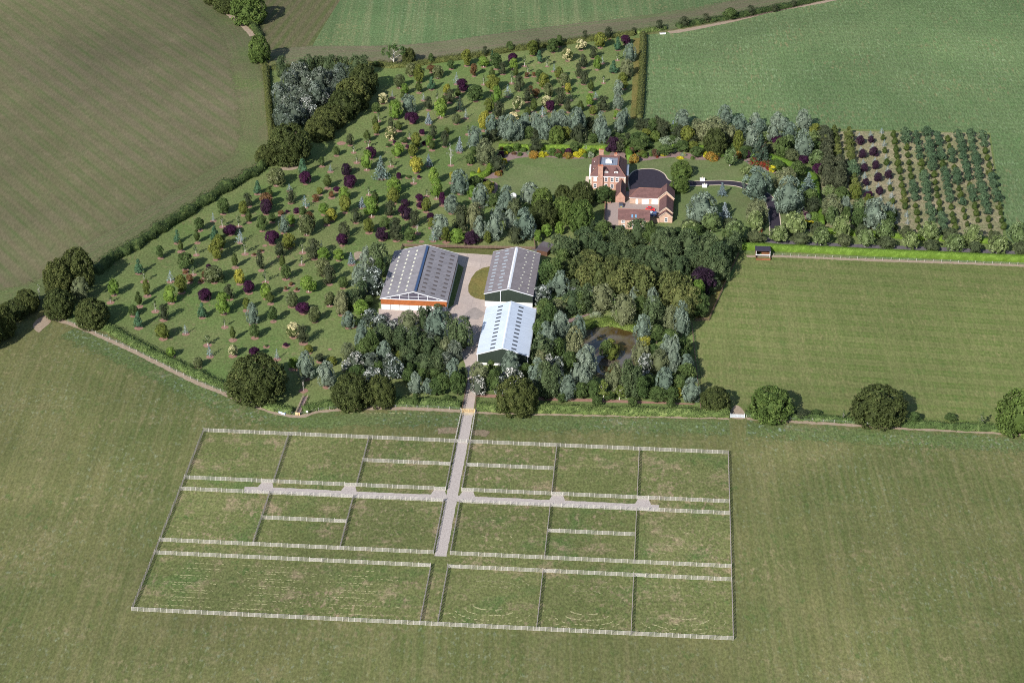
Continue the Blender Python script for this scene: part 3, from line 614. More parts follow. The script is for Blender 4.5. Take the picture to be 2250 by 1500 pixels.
# bare strips along the boundary fences
SB = [(92, 696), (150, 710), (250, 752), (330, 790), (420, 835), (500, 868), (560, 892), (610, 907), (655, 915), (700, 904), (760, 899), (850, 897), (940, 899), (1012, 903)]
SB2 = [(1046, 905), (1200, 909), (1400, 913), (1603, 918)]
SB3 = [(1640, 919), (1800, 929), (2000, 941), (2250, 953), (2420, 962)]
for k2, (sb, dn) in enumerate(((SB[1:], 16), (SB2, 20), (SB3, 22))): strip('meadow_edge', [(x, y+dn) for x, y in sb] if k2 else [(150, 728), (250, 770), (420, 853), (560, 908), (680, 924), (800, 919), (1012, 921)], 17, .012+.004*k2, g_shead, n=8)
for sb in (SB, SB2, SB3): strip('bare_strip', sb, 2.0, .05, pinks, jit=.25, n=12)
strip('bare_strip', [(1470, 72), (1510, 66), (1600, 48), (1700, 24), (1800, 6), (1880, -12)], 3.5, .05, pinks, jit=.3, n=8)
strip('bare_strip', [(445, -20), (470, 5), (500, 30), (535, 58), (556, 80)], 3, .07, pinks, jit=.3, n=8)
strip('bare_strip', [(1640, 563), (1700, 563), (1760, 565), (1900, 571), (2050, 576), (2250, 584), (2400, 592)], 2.0, .055, pinks, jit=.25, n=8)
sheet('worn_ground', [(72, 716), (84, 700), (100, 697), (112, 706), (95, 722), (84, 730)], .06, pinks, smooth=True)
sheet('worn_ground', [(1607, 918), (1638, 919), (1632, 900), (1618, 890), (1606, 902)], .07, pinks, smooth=True)
# hay left in the mown rows of the lower paddocks: countless wisps
def hay():
    V = []; Q = []
    def row(pts, p=.7, w_=.08):
        pts = catmull(pts, 10)
        for i in range(len(pts)-1):
            L = math.hypot(pts[i+1][0]-pts[i][0], pts[i+1][1]-pts[i][1]); n = max(int(L/.55), 1)
            for j in range(n):
                if rnd.random() > p*(0.55+0.45*math.sin(i*.9+j*.05)): continue
                t = (j+rnd.random())/n; x = pts[i][0]+(pts[i+1][0]-pts[i][0])*t; y = pts[i][1]+(pts[i+1][1]-pts[i][1])*t
                a = math.atan2(pts[i+1][1]-pts[i][1], pts[i+1][0]-pts[i][0])+rnd.uniform(-.5, .5); l = rnd.uniform(.2, .45); q = w_*rnd.uniform(.5, 1.2)
                c, s = math.cos(a), math.sin(a); y += rnd.uniform(-.1, .1); b = len(V)
                V.extend([(x-l*c+q*s, y-l*s-q*c, .045), (x+l*c+q*s, y+l*s-q*c, .05), (x+l*c-q*s, y+l*s+q*c, .09), (x-l*c-q*s, y-l*s+q*c, .06)]); Q.append((b, b+1, b+2, b+3))
    for i, v in enumerate([3.6, 6.3, 7.4, 9.9, 11, 13.5, 14.6, 17, 18.1, 20.6, 22.2, 24.8]):
        row([W(UU[0]+8+2*math.sin(i), VV[4]-v), W((UU[0]+UU[3])/2, VV[4]-v), W(UU[3]-9-5*math.sin(i*2), VV[4]-v)], .85 if i % 2 else .5)
    for a, b in ((4, 5), (5, 6), (6, 7)):
        cx = (UU[a]+UU[b])/2; cy = (VV[4]+VV[5])/2; wx = (UU[b]-UU[a])/2
        for r_, p0, p1, pr in ((.93, 2.6, 5.4, .5), (.8, 3.2, 5.0, .5), (.66, .1, 1.6, .45), (.62, 3.4, 5.1, .6), (.45, .2, 1.7, .4), (.42, 3.3, 4.8, .6), (.86, 0, .9, .2)):
            row([W(cx+wx*r_*math.copysign(abs(math.cos(t))**.7, math.cos(t)), cy+13*r_*math.copysign(abs(math.sin(t))**.8, math.sin(t))) for t in np.linspace(p0+a*.15, p1+a*.1, 8)], pr, .12)
    for a in (4, 6):
        for j in range(4):
            row([W(UU[a]+8+j, VV[3]+6+j*4.5), W(UU[a]+13+j, VV[3]+5+j*4), W(UU[a]+19, VV[3]+2.6+j*3.5)], .4, .12)
    for pts in ([(768, 908), (800, 908), (850, 908), (930, 908)],): row([G(*p) for p in pts], .7, .15)
    me = bpy.data.meshes.new('hay'); me.from_pydata(V, [], Q); me.materials.append(plain('hay_straw', (.245, .235, .125), .95, .25, 2)); o = link('hay', me)
    tag(o, 'pale dry hay wisps lying in the mown rows of the paddocks', None, None, 'stuff')
hay()

# ---------------------------------------------------------------- pond
PND = PO((1150, 420), (1180, 370), (1250, 320), (1330, 305), (1450, 315), (1540, 345), (1590, 400), (1605, 500), (1595, 600), (1560, 680), (1480, 720), (1330, 740), (1240, 700), (1180, 620), (1130, 520))
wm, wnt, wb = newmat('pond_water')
P_ = coord(wnt); c_ = mixc(wnt, ramp(wnt, noise(wnt, P_, .11, 4, .55, .5), .42, .58), (.050, .032, .010), (.085, .075, .060))  # greyish mottling in the water colour stands in for cloud reflections
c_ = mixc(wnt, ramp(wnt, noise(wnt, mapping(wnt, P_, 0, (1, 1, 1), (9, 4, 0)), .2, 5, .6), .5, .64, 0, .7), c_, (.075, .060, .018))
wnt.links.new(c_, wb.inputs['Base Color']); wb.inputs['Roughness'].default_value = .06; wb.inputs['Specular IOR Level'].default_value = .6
bpn = wnt.nodes.new('ShaderNodeBump'); bpn.inputs['Strength'].default_value = .05; wnt.links.new(noise(wnt, P_, 1.5, 3), bpn.inputs['Height']); wnt.links.new(bpn.outputs[0], wb.inputs['Normal'])
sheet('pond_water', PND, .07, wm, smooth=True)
sheet('pond_bank', PO((1100, 420), (1140, 340), (1220, 290), (1330, 278), (1470, 285), (1570, 320), (1630, 390), (1640, 500), (1630, 620), (1590, 700), (1490, 750), (1320, 770), (1220, 730), (1140, 640), (1090, 520)), .055, plain('bank_mud', (.07, .06, .03), .9, .3, .5), smooth=True)

# ---------------------------------------------------------------- hedges (each run one thing)
def hedge(name, px, width, height, mat, label, cat='hedge', rough=.18, leaf=.42, dens=5.0, clipped=False, group=None, kind=None, world=False):
    pts = list(px) if world else [G(*p) for p in px]
    pts = catmull(pts, 3)
    D = [0.0]
    for i in range(1, len(pts)): D.append(D[-1]+math.hypot(pts[i][0]-pts[i-1][0], pts[i][1]-pts[i-1][1]))
    L = D[-1]; n = max(int(L/(1.3 if not clipped else 1.0)), 3)
    ss = np.linspace(0, L, n+1); xs = np.interp(ss, D, [p[0] for p in pts]); ys = np.interp(ss, D, [p[1] for p in pts])
    tx = np.gradient(xs); ty = np.gradient(ys); tl = np.hypot(tx, ty); tx /= tl; ty /= tl
    ox, oy = xs.mean(), ys.mean()
    sec = [(-.5, 0), (-.5, .45), (-.44, .92), (-.25, 1.0), (.25, 1.0), (.44, .92), (.5, .45), (.5, 0)] if clipped else [(-.5, 0), (-.52, .4), (-.36, .8), (-.1, 1.0), (.14, .98), (.38, .78), (.52, .4), (.5, 0)]
    m = len(sec); V = np.zeros((n+1, m, 3))
    hs = height*(1+rough*np.interp(np.arange(n+1), np.arange(0, n+4, 3), rng.uniform(-1, 1, len(np.arange(0, n+4, 3)))))
    ws = width*(1+rough*np.interp(np.arange(n+1), np.arange(0, n+4, 2), rng.uniform(-1, 1, len(np.arange(0, n+4, 2)))))
    sc = .86 if not clipped else .95
    for j, (a, b) in enumerate(sec):
        ja = a*ws*sc*(1+rough*.5*rng.uniform(-1, 1, n+1)); jb = b*hs*sc*(1+rough*.5*rng.uniform(-1, 1, n+1))
        V[:, j, 0] = xs-ox-ty*ja; V[:, j, 1] = ys-oy+tx*ja; V[:, j, 2] = jb
    idx = np.arange((n+1)*m).reshape(n+1, m)
    Q1 = np.stack([idx[:-1, :-1], idx[1:, :-1], idx[1:, 1:], idx[:-1, 1:]], -1).reshape(-1, 4)
    c = [idx[0, :], idx[-1, ::-1]]
    N = int(L*(width+2*height)*dens)
    s = rng.uniform(0, L, N); pr = rng.uniform(0, 1, N)*(2*height+width)
    a = np.where(pr < height, -.5, np.where(pr > height+width, .5, (pr-height)/width-.5)); b = np.where(pr < height, pr/height, np.where(pr > height+width, (2*height+width-pr)/height, 1.0))
    if not clipped:
        rr = np.sqrt((a*2)**2); b = np.where(np.abs(a) < .5, 1-.35*(np.abs(a)*2)**3, b); a = np.where(b > .6, a*(1-.45*(b-.6)/.4*(np.abs(a) >= .5)), a)
    w1 = np.interp(s, ss, ws); h1 = np.interp(s, ss, hs); X = np.interp(s, ss, xs)-ox; Y = np.interp(s, ss, ys)-oy; TX = np.interp(s, ss, tx); TY = np.interp(s, ss, ty)
    pos = np.stack([X-TY*a*w1, Y+TX*a*w1, b*h1], 1)+rng.normal(size=(N, 3))*(.04 if clipped else .16)
    pos[:, 2] = np.maximum(pos[:, 2], .03)
    nr = np.stack([-TY*a*2, TX*a*2, (b-.4)*1.5+.2], 1)+rng.normal(size=(N, 3))*(.3 if clipped else .6)
    LV, LQ = quads(pos, nr, leaf)
    VV_ = np.concatenate([LV, V.reshape(-1, 3)]); off = len(LV)
    me = mesh_np(name, VV_, [LQ, Q1+off, np.array([c[0]+off]), np.array([c[1]+off])], [mat])
    o = link(name, me); o.location = (ox, oy, 0)
    return tag(o, label, cat, group, kind)
hm_bushy = leafmat('bushy_hedge_leaves', (.035, .058, .018), (.07, .10, .03), .25)
hm_mid = leafmat('mixed_hedge_leaves', (.058, .092, .026), (.11, .15, .05), .3)
hm_dull = leafmat('trimmed_hedge_leaves', (.060, .075, .022), (.09, .10, .03), .25)
hm_br = leafmat('bright_hedge_leaves', (.085, .150, .018), (.12, .20, .03), .3, var=.22)
hedge('boundary_hedge', [(588, 353), (572, 372), (540, 393), (500, 414), (462, 438), (430, 458), (400, 479), (370, 497), (340, 514), (300, 541), (262, 562), (235, 581), (205, 602)], 5.5, 3.6, hm_bushy, 'bushy dark hedge running diagonally between the stubble field and the arboretum', rough=.35, dens=4)
hedge('boundary_hedge', [(540, 45), (558, 62), (572, 84)], 3.5, 2.5, hm_bushy, 'short dark hedge between the two old trees above the copse', rough=.2)
hedge('boundary_hedge', [(584, 150), (588, 200), (592, 255), (600, 318)], 2.8, 3.0, hm_dull, 'straight clipped hedge along the left side of the poplar copse', rough=.1)
hedge('boundary_hedge', [(640, 150), (620, 152), (600, 150)], 4, 1.8, hm_dull, 'low hedge stub at the upper left corner of the poplar copse')
hedge('boundary_hedge', [(205, 706), (250, 730), (300, 758), (350, 785), (400, 808), (450, 832), (500, 856)], 4.2, 2.0, hm_mid, 'green hedge from the west oaks down to the arboretum corner oak', rough=.22)
hedge('boundary_hedge', [(560, 884), (600, 898), (643, 906)], 3.6, 2.0, hm_mid, 'short hedge between the corner oak and the timber footbridge', rough=.25)
hedge('boundary_hedge', [(668, 905), (700, 896), (760, 888), (850, 886), (930, 888), (1012, 893)], 4.2, 2.2, hm_mid, 'hedge from the timber footbridge to the farm track gate', rough=.22)
hedge('boundary_hedge', [(1049, 897), (1120, 901), (1250, 904), (1400, 908), (1500, 910), (1602, 912)], 4.2, 2.4, hm_mid, 'bushy hedge from the farm track gate to the metal field gate', rough=.22)
hedge('boundary_hedge', [(1637, 912), (1720, 917), (1850, 925), (2000, 935), (2130, 942), (2290, 950)], 3.4, 2.0, hm_mid, 'hedge below the east pasture, right of the metal field gate', rough=.25)
hedge('boundary_hedge', [(831, 143), (867, 147), (920, 142), (987, 132), (1040, 125), (1100, 115), (1160, 107), (1247, 95), (1327, 84), (1393, 76)], 4.5, 2.2, hm_dull, 'long dark hedge along the top of the arboretum', rough=.15)
hedge('boundary_hedge', [(640, 147), (680, 140), (720, 138), (780, 140), (831, 143)], 3, 1.8, hm_dull, 'low dark hedge along the top of the poplar copse')
hedge('boundary_hedge', [(1400, 74), (1430, 69), (1463, 64)], 3.5, 2.0, hm_mid, 'short hedge left of the top field gateway')
hedge('boundary_hedge', [(1488, 61), (1550, 49), (1607, 40), (1671, 27), (1768, 7), (1820, -4), (1880, -18)], 4.0, 2.2, hm_bushy, 'dark hedge between the two upper green fields', rough=.25)
hedge('boundary_hedge', [(1413, 80), (1412, 130), (1409, 200), (1404, 264)], 3.0, 3.0, hm_dull, 'straight tall hedge between the arboretum and the big ley field', rough=.1)
hedge('garden_hedge', [(1617, 546), (1700, 549.5), (1780, 553), (1900, 559), (2020, 564), (2150, 570), (2250, 574), (2420, 583)], 2.6, 2.6, hm_br, 'long bright green clipped hedge below the avenue drive', clipped=True, rough=.03, leaf=.26, dens=9)
hedge('garden_hedge', [(1803, 509), (1850, 514), (1935, 520), (2020, 525), (2110, 530), (2213, 536)], 2.2, 1.9, hm_br, 'bright green clipped hedge above the avenue drive', clipped=True, rough=.04, leaf=.26, dens=8)
hedge('garden_hedge', [(1096, 326), (1160, 328), (1240, 329), (1334, 330)], 2.2, 2.2, hm_br, 'bright green clipped hedge behind the long flower bed', clipped=True, rough=.05, leaf=.28, dens=8)
hedge('garden_hedge', [(1476, 328), (1520, 329), (1560, 330)], 2.0, 2.2, hm_br, 'bright green clipped hedge behind the east border', clipped=True, rough=.05, leaf=.28, dens=8)
hedge('garden_hedge', [(1379, 323), (1381, 336), (1384, 352)], 2.8, 2.6, hm_br, 'short bright green hedge block right of the house roof', clipped=True, rough=.04, leaf=.28, dens=8)
hedge('garden_hedge', [(1625, 331), (1640, 338), (1655, 347)], 2.0, 2.0, hm_br, 'small bright green hedge beside the dark cedar', clipped=True, rough=.05, leaf=.28, dens=8)
hedge('garden_hedge', [(1690, 348), (1720, 358), (1748, 371), (1772, 384), (1790, 396), (1795, 430), (1802, 467), (1806, 496)], 2.4, 2.2, hm_br, 'curving green hedge between the garden and the nursery rows', clipped=True, rough=.06, leaf=.28, dens=8)
hedge('garden_hedge', [(1039, 386), (1040, 392), (1055, 391), (1072, 383), (1078, 366)], 2.4, 2.2, hm_br, 'angled bright green hedge left of the west lawn', clipped=True, rough=.05, leaf=.28, dens=8)
hedge('reed_bed', PO((1110, 330), (1170, 300), (1260, 280), (1360, 285), (1450, 300), (1540, 320), (1600, 350)), 5.5, 1.8, leafmat('reed_leaves', (.070, .110, .022), (.11, .15, .04), .3), 'bright green reeds fringing the far bank of the pond', cat=None, rough=.3, leaf=.4, dens=6, kind='stuff')
0 and hedge('undergrowth', PO((1240, 760), (1330, 770), (1480, 745), (1570, 710), (1630, 620)), 4, 1.2, hm_bushy, 'dark low undergrowth along the near bank of the pond', cat=None, rough=.4, kind='stuff')

# ---------------------------------------------------------------- buildings
roof_grey = banded('fibre_cement_roof', (.178, .170, .182), (.12, .113, .122), 1.05, 'Y', .85, .16, .12, streak=(.25, 2.5))
roof_brown = banded('weathered_cement_roof', (.160, .143, .150), (.108, .096, .104), 1.05, 'Y', .85, .14, .12, streak=(.3, 2.5))
roof_white = banded('white_steel_roof', (.42, .475, .55), (.33, .38, .45), 1.0, 'Y', .5, .07, .08, streak=(.12, 1.0))
trim_w = plain('white_trim', (.50, .52, .55), .6, .06, 1)
conc_w = plain('concrete_panels', (.48, .48, .46), .85, .12, .7, (.58, .58, .55))
timber_o = banded('orange_timber', (.27, .082, .022), (.13, .042, .014), .28, 'X', .75, .22, .2, streak=(.4, 6))
timber_s = banded('brown_timber', (.15, .065, .03), (.07, .035, .02), .28, 'Y', .8, .2, .2, streak=(.4, 6))
clad_g = banded('dark_green_cladding', (.020, .030, .022), (.012, .018, .013), .35, 'X', .6, .15, .15)
dark = plain('dark_interior', (.012, .012, .016), .9, .2, 1)
blue_r = plain('blue_ridge_sheet', (.035, .065, .14), .5, .1, 1)
lite = plain('pale_rooflight', (.50, .50, .40), .5, .1, 3)
lited = plain('dark_rooflight', (.075, .060, .055), .5, .15, 3)
liteb = plain('black_rooflight', (.022, .020, .020), .3, .15, 3, spec=.5)
liteg = plain('glassy_rooflight', (.26, .30, .33), .4, .1, 3)
metal = plain('galvanised_steel', (.42, .45, .48), .45, .1, 3, spec=.5)
brick = None
def brickmat(name, c1, c2, mo, ax='XZ'):
    m, nt, b = newmat(name); P = coord(nt)
    sep = nt.nodes.new('ShaderNodeSeparateXYZ'); nt.links.new(P, sep.inputs[0]); cmb = nt.nodes.new('ShaderNodeCombineXYZ')
    add = nt.nodes.new('ShaderNodeMath'); add.operation = 'ADD'; nt.links.new(sep.outputs[0], add.inputs[0]); nt.links.new(sep.outputs[1], add.inputs[1])
    nt.links.new(add.outputs[0], cmb.inputs[0]); nt.links.new(sep.outputs[2], cmb.inputs[1])
    br = nt.nodes.new('ShaderNodeTexBrick'); nt.links.new(cmb.outputs[0], br.inputs['Vector']); br.inputs['Scale'].default_value = 1
    br.inputs['Brick Width'].default_value = .45; br.inputs['Row Height'].default_value = .15; br.inputs['Mortar Size'].default_value = .02
    br.inputs['Color1'].default_value = c4(c1); br.inputs['Color2'].default_value = c4(c2); br.inputs['Mortar'].default_value = c4(mo)
    c = mixc(nt, 1.0, br.outputs[0], mixc(nt, ramp(nt, noise(nt, P, .8, 5, .7), .3, .7), (.75,)*3, (1.25,)*3), 'MULTIPLY')
    nt.links.new(c, b.inputs['Base Color']); b.inputs['Roughness'].default_value = .9
    return m
brick = brickmat('red_brick', (.24, .105, .070), (.31, .155, .105), (.34, .27, .22))
brick2 = brickmat('mottled_brick', (.29, .155, .10), (.37, .245, .17), (.40, .33, .27))
tile = banded('clay_roof_tiles', (.110, .058, .053), (.066, .036, .034), .34, 'Z', .85, .18, .25, streak=(.8, 5))
lead = plain('lead_roof', (.16, .19, .24), .5, .15, .8, spec=.4)
glass = plain('window_glass', (.03, .04, .055), .15, .2, 2, spec=.6)
white_p = plain('white_paint', (.72, .72, .70), .55, .05, 2)

def gable_roof(t, w_, d, he, hr, mat, ov=.35, th=.14, name='roof', trim=None):
    mb = MB(); W2 = w_/2+ov
    sl_ = (hr-he)/(w_/2); ze = he-sl_*ov
    for s in (-1, 1):
        pts = [(0, -ov, hr+.10), (s*W2, -ov, ze+.10), (s*W2, d+ov, ze+.10), (0, d+ov, hr+.10)]
        if s > 0: pts = pts[::-1]
        mb.slab(pts, th)
    r = mb.build(name, mat, t)
    if trim:
        for yy in (-ov-.06, d+ov-.02):
            tb = MB()
            for s in (-1, 1):
                a = Vector((0, yy, hr+.16)); b = Vector((s*W2, yy, ze+.16))
                tb.v += [tuple(a), tuple(b), (b.x, yy+.08, b.z), (a.x, yy+.08, a.z), (a.x, a.y, a.z-.30), (b.x, b.y, b.z-.30), (b.x, yy+.08, b.z-.30), (a.x, yy+.08, a.z-.30)]
                k = len(tb.v)-8
                for f in ((0, 1, 2, 3), (4, 7, 6, 5), (0, 4, 5, 1), (1, 5, 6, 2), (2, 6, 7, 3), (3, 7, 4, 0)): tb.f.append(tuple(k+i for i in f)); tb.m.append(0)
            tb.build('verge_trim', trim, t)
    return r
def on_slope(w_, he, hr, s, f): # f 0 at the ridge, 1 at the eave
    return s*w_/2*f, hr-(hr-he)*f
def skylights(t, w_, d, he, hr, mat, cells, name='skylight'):
    """cells: (side, fraction down the slope, y, length across slope, width along y)"""
    cache = {}
    for (s, f, y, lx, ly) in cells:
        key = (s, round(lx, 2), round(ly, 2))
        if key not in cache:
            mb = MB(); sl_ = (hr-he)/(w_/2)
            mb.slab([(-lx/2, -ly/2, s*sl_*lx/2), (lx/2, -ly/2, -s*sl_*lx/2), (lx/2, ly/2, -s*sl_*lx/2), (-lx/2, ly/2, s*sl_*lx/2)], .05)
            cache[key] = mb.mesh(name, [mat])
        x, z = on_slope(w_, he, hr, s, f); o = link(name, cache[key], t); o.location = (x, y, z+.155)
def barn(name, label, loc, yaw, w_, d, he, hr):
    return thing(name, label, 'barn', (loc[0], loc[1], 0), math.radians(yaw))

# big barn
t = barn('barn', 'big grey-roofed barn with orange timber band over white front panels', (-36.3, 650.5), -5, 0, 0, 0, 0)
w_, d, he, hr = 24.4, 37.8, 4.75, 8.05
mb = MB()
mb.box(-w_/2, w_/2, 0, .25, 0, 2.25); mb.box(-w_/2, -w_/2+.25, .25, d, 0, 2.25); mb.box(w_/2-.25, w_/2, .25, d, 0, 2.25); mb.box(-w_/2+.25, w_/2-.25, d-.25, d, 0, 2.25)
mb.build('wall', conc_w, t)
for i in range(8):
    x = -w_/2+w_*i/7; mb = MB(); mb.box(x-.1, x+.1, -.04, -.003, 0, 2.25); mb.build('pillar', plain('dark_steel', (.13, .14, .15), .6, .1, 2) if 'dark_steel' not in MATS else MATS['dark_steel'], t)
mb = MB(); mb.box(-w_/2-.03, w_/2+.03, -.05, .18, 2.253, 4.42); mb.build('timber_cladding', timber_o, t)
mb = MB(); mb.box(-w_/2-.03, -w_/2+.1, .2, d, 2.253, 4.7); mb.box(w_/2-.1, w_/2+.03, .2, d, 2.253, 4.7); mb.box(-w_/2+.15, w_/2-.15, d-.2, d-.03, 2.253, 4.7); mb.build('side_cladding', timber_s, t)
mb = MB(); mb.box(-w_/2, w_/2, -.12, .1, 4.423, 4.72); mb.build('front_beam', trim_w, t)
mb = MB(); mb.prism([(-w_/2+.3, 4.73), (w_/2-.3, 4.73), (0, hr-.15)], 'y', .2, .3); g_ = mb.build('gable_window', plain('gable_mesh', (.055, .05, .07), .6, .4, 6), t)
mb = MB()
for i in range(1, 7):
    x = -w_/2+w_*i/7; zt = hr-.1-(hr-4.75)*abs(x)/(w_/2); mb.box(x-.09, x+.09, .06, .19, 4.73, max(zt, 4.9))
mb.box(-7.6, 7.6, .1, .17, 5.75, 5.85)
mb.build('glazing_bar', trim_w, g_)
gable_roof(t, w_, d, he, hr, roof_grey, trim=trim_w)
cells = []
for i in range(11):
    y = 2.4+i*3.2
    for f in (.25, .52, .80): cells.append((-1, f, y+(.6 if f > .5 else 0), .62, 1.25))
skylights(t, w_, d, he, hr, lite, cells)
cells = []
for i in range(11):
    for f in (.27, .56, .86): cells.append((1, f, 2.2+i*3.25+(f-.5)*1.2, 1.5, .95))
skylights(t, w_, d, he, hr, lited, cells, 'roof_vent')
mb = MB(); sl_ = (hr-he)/(w_/2)
mb.slab([(.22, .6, hr+.13-.22*sl_), (1.05, .6, hr+.13-1.05*sl_), (1.05, d-.2, hr+.13-1.05*sl_), (.22, d-.2, hr+.13-.22*sl_)], .02); mb.build('ridge_opening', blue_r, t)
mb = MB(); mb.slab([(1.08, .6, hr+.14-1.08*sl_), (1.38, .6, hr+.14-1.38*sl_), (1.38, d-.2, hr+.14-1.38*sl_), (1.08, d-.2, hr+.14-1.08*sl_)], .02); mb.build('ridge_lip', dark, t)

# smaller grey barn
t = barn('barn', 'smaller grey-roofed barn with a broad white ridge strip and green front', (-1.25, 653.1), -5.3, 0, 0, 0, 0)
w_, d, he, hr = 17.7, 33.6, 5.5, 7.9
mb = MB(); mb.box(-w_/2, w_/2, 0, .25, 0, 2.3); mb.box(-w_/2, -w_/2+.25, .25, d, 0, 2.3); mb.box(w_/2-.25, w_/2, .25, d, 0, 2.3); mb.box(-w_/2+.25, w_/2-.25, d-.25, d, 0, 2.3); mb.build('wall', conc_w, t)
mb = MB(); mb.prism([(-w_/2-.04, 2.303), (w_/2+.04, 2.303), (w_/2+.04, he), (0, hr), (-w_/2-.04, he)], 'y', -.06, .15); mb.build('front_cladding', clad_g, t)
mb = MB(); mb.box(-w_/2-.04, -w_/2+.12, .16, d, 2.303, he-.06); mb.box(w_/2-.12, w_/2+.04, .16, d, 2.303, he-.06); mb.prism([(-w_/2+.13, 2.303), (w_/2-.13, 2.303), (w_/2-.13, he-.06), (0, hr-.1), (-w_/2+.13, he-.06)], 'y', d-.2, d-.05); mb.build('side_cladding', plain('grey_cladding', (.20, .22, .26), .6, .1, 1), t)
gable_roof(t, w_, d, he, hr, roof_brown, trim=trim_w)
sl_ = (hr-he)/(w_/2)
mb = MB(); mb.slab([(-.6, .4, hr+.15-.6*sl_), (0, .4, hr+.19), (0, d-.3, hr+.19), (-.6, d-.3, hr+.15-.6*sl_)], .02); mb.slab([(0, .4, hr+.19), (.6, .4, hr+.15-.6*sl_), (.6, d-.3, hr+.15-.6*sl_), (0, d-.3, hr+.19)], .02); mb.build('ridge_strip', trim_w, t)
cells = []
for i in range(12):
    y = 1.6+i*2.75; cells += [(-1, .38+.05*(i % 2), y+.5, 1.5, .8), (-1, .80, y, 1.5, .8)]
skylights(t, w_, d, he, hr, liteg, cells)
cells = []
for i in range(12):
    y = 1.6+i*2.75; cells += [(1, .42+.04*(i % 3), y+.5, .55, .5), (1, .78, y, .5, .6)]
skylights(t, w_, d, he, hr, lite, cells, 'small_skylight')
mb = MB(); mb.cyl(-3.0, -.12, 0, 6.8, .14, n=8); mb.build('downpipe', trim_w, t)

# white barn
t = barn('barn', 'barn with a bright white roof and two columns of black rooflights', (-3.25, 610.1), -5, 0, 0, 0, 0)
w_, d, he, hr = 17.6, 34.0, 4.45, 7.25
mb = MB(); mb.box(-w_/2, w_/2, 0, .25, 0, .95); mb.box(-w_/2, -w_/2+.25, .25, d, 0, .95); mb.box(w_/2-.25, w_/2, .25, d, 0, .95); mb.box(-w_/2+.25, w_/2-.25, d-.25, d, 0, .95); mb.build('wall', conc_w, t)
mb = MB(); mb.prism([(-w_/2-.04, .953), (w_/2+.04, .953), (w_/2+.04, he), (0, hr), (-w_/2-.04, he)], 'y', -.06, .15); mb.build('front_cladding', clad_g, t)
mb = MB(); mb.box(-w_/2-.04, -w_/2+.12, .16, d, .953, he-.06); mb.box(w_/2-.12, w_/2+.04, .16, d, .953, he-.06); mb.prism([(-w_/2+.13, .953), (w_/2-.13, .953), (w_/2-.13, he-.06), (0, hr-.1), (-w_/2+.13, he-.06)], 'y', d-.2, d-.05); mb.build('side_cladding', plain('green_side_cladding', (.03, .045, .04), .6, .1, 1), t)
gable_roof(t, w_, d, he, hr, roof_white, trim=trim_w)
sl_ = (hr-he)/(w_/2)
mb = MB(); mb.slab([(-.45, .3, hr+.15-.45*sl_), (0, .3, hr+.18), (0, d-.3, hr+.18), (-.45, d-.3, hr+.15-.45*sl_)], .02); mb.slab([(0, .3, hr+.18), (.45, .3, hr+.15-.45*sl_), (.45, d-.3, hr+.15-.45*sl_), (0, d-.3, hr+.18)], .02); mb.build('ridge_strip', plain('ridge_white', (.52, .57, .64), .5, .04, 1), t)
cells = []
for i in range(12):
    y = 1.5+i*2.78; cells += [(-1, .43, y, 1.75, .85), (1, .43, y, 1.75, .85)]
skylights(t, w_, d, he, hr, liteb, cells)
for x in (-w_/2-.02, w_/2+.02):
    mb = MB(); mb.cyl(x, -.14, 0, he, .1, n=8); mb.build('downpipe', trim_w, t)
mb = MB(); mb.box(w_/2+.36, w_/2+.52, -.2, d+.2, 4.15, 4.3); mb.box(-w_/2-.52, -w_/2-.36, -.2, d+.2, 4.15, 4.3); mb.build('gutter', trim_w, t)
# shed by the dark wood
sx, sy = G(1191, 561)
t = thing('shed', 'low dark flat-roofed shed behind the grey barn by the wood', 'shed', (sx, sy, 0), math.radians(-25))
mb = MB(); mb.box(-2.2, 2.2, 0, 3, 0, 2.0); mb.build('wall', timber_s, t)
mb = MB(); mb.box(-2.4, 2.4, -.2, 3.3, 2.003, 2.15); mb.build('roof', plain('felt_roof', (.07, .055, .06), .9, .15, 2), t)

# ---- the house
HY = math.radians(-4.5)
t = thing('manor_house', 'large red brick house with steep tiled roof, dormers and tall chimneys', 'house', (39.75, 755.2, 0), HY)
def window(par, x, y, z, ww, wh, face='front', col=None, nb=True, name='window'):
    """x, z centre of the opening on the wall plane y (front) or on plane x (side)"""
    mb = MB(); e = .10
    f_ = [(-ww/2-e, ww/2+e, wh/2, wh/2+e+.06), (-ww/2-e, ww/2+e, -wh/2-e-.06, -wh/2), (-ww/2-e, -ww/2, -wh/2, wh/2), (ww/2, ww/2+e, -wh/2, wh/2)]
    for (a, b, c, dd) in f_: mb.box(a, b, -.07, -.003, c, dd)
    if nb: mb.box(-.035, .035, -.05, -.025, -wh/2, wh/2); mb.box(-ww/2, ww/2, -.05, -.027, -.035, .035)
    o = mb.build(name, white_p, par); o.location = (x, y, z)
    pb = MB(); pb.box(-ww/2, ww/2, -.024, -.004, -wh/2, wh/2); pb.build('pane', col or glass, o)
    if face == 'left': o.rotation_euler = (0, 0, -math.pi/2)
    if face == 'right': o.rotation_euler = (0, 0, math.pi/2)
    return o
mb = MB(); mb.box(-7, 7, 0, 16.2, 0, 6.2); mb.build('wall', brick, t)
mb = MB(); mb.box(-7.35, 7.35, -.35, 0-.004, 5.95, 6.2); mb.box(-7.35, -7.004, 0, 16.5, 5.95, 6.2); mb.box(7.004, 7.35, 0, 16.5, 5.95, 6.2); mb.build('cornice', white_p, t)
for x in (-7.0, 7.0):
    mb = MB(); mb.box(x-.28, x+.28, -.06, .0-.003, 0, 5.94); mb.build('quoin', stone, t)
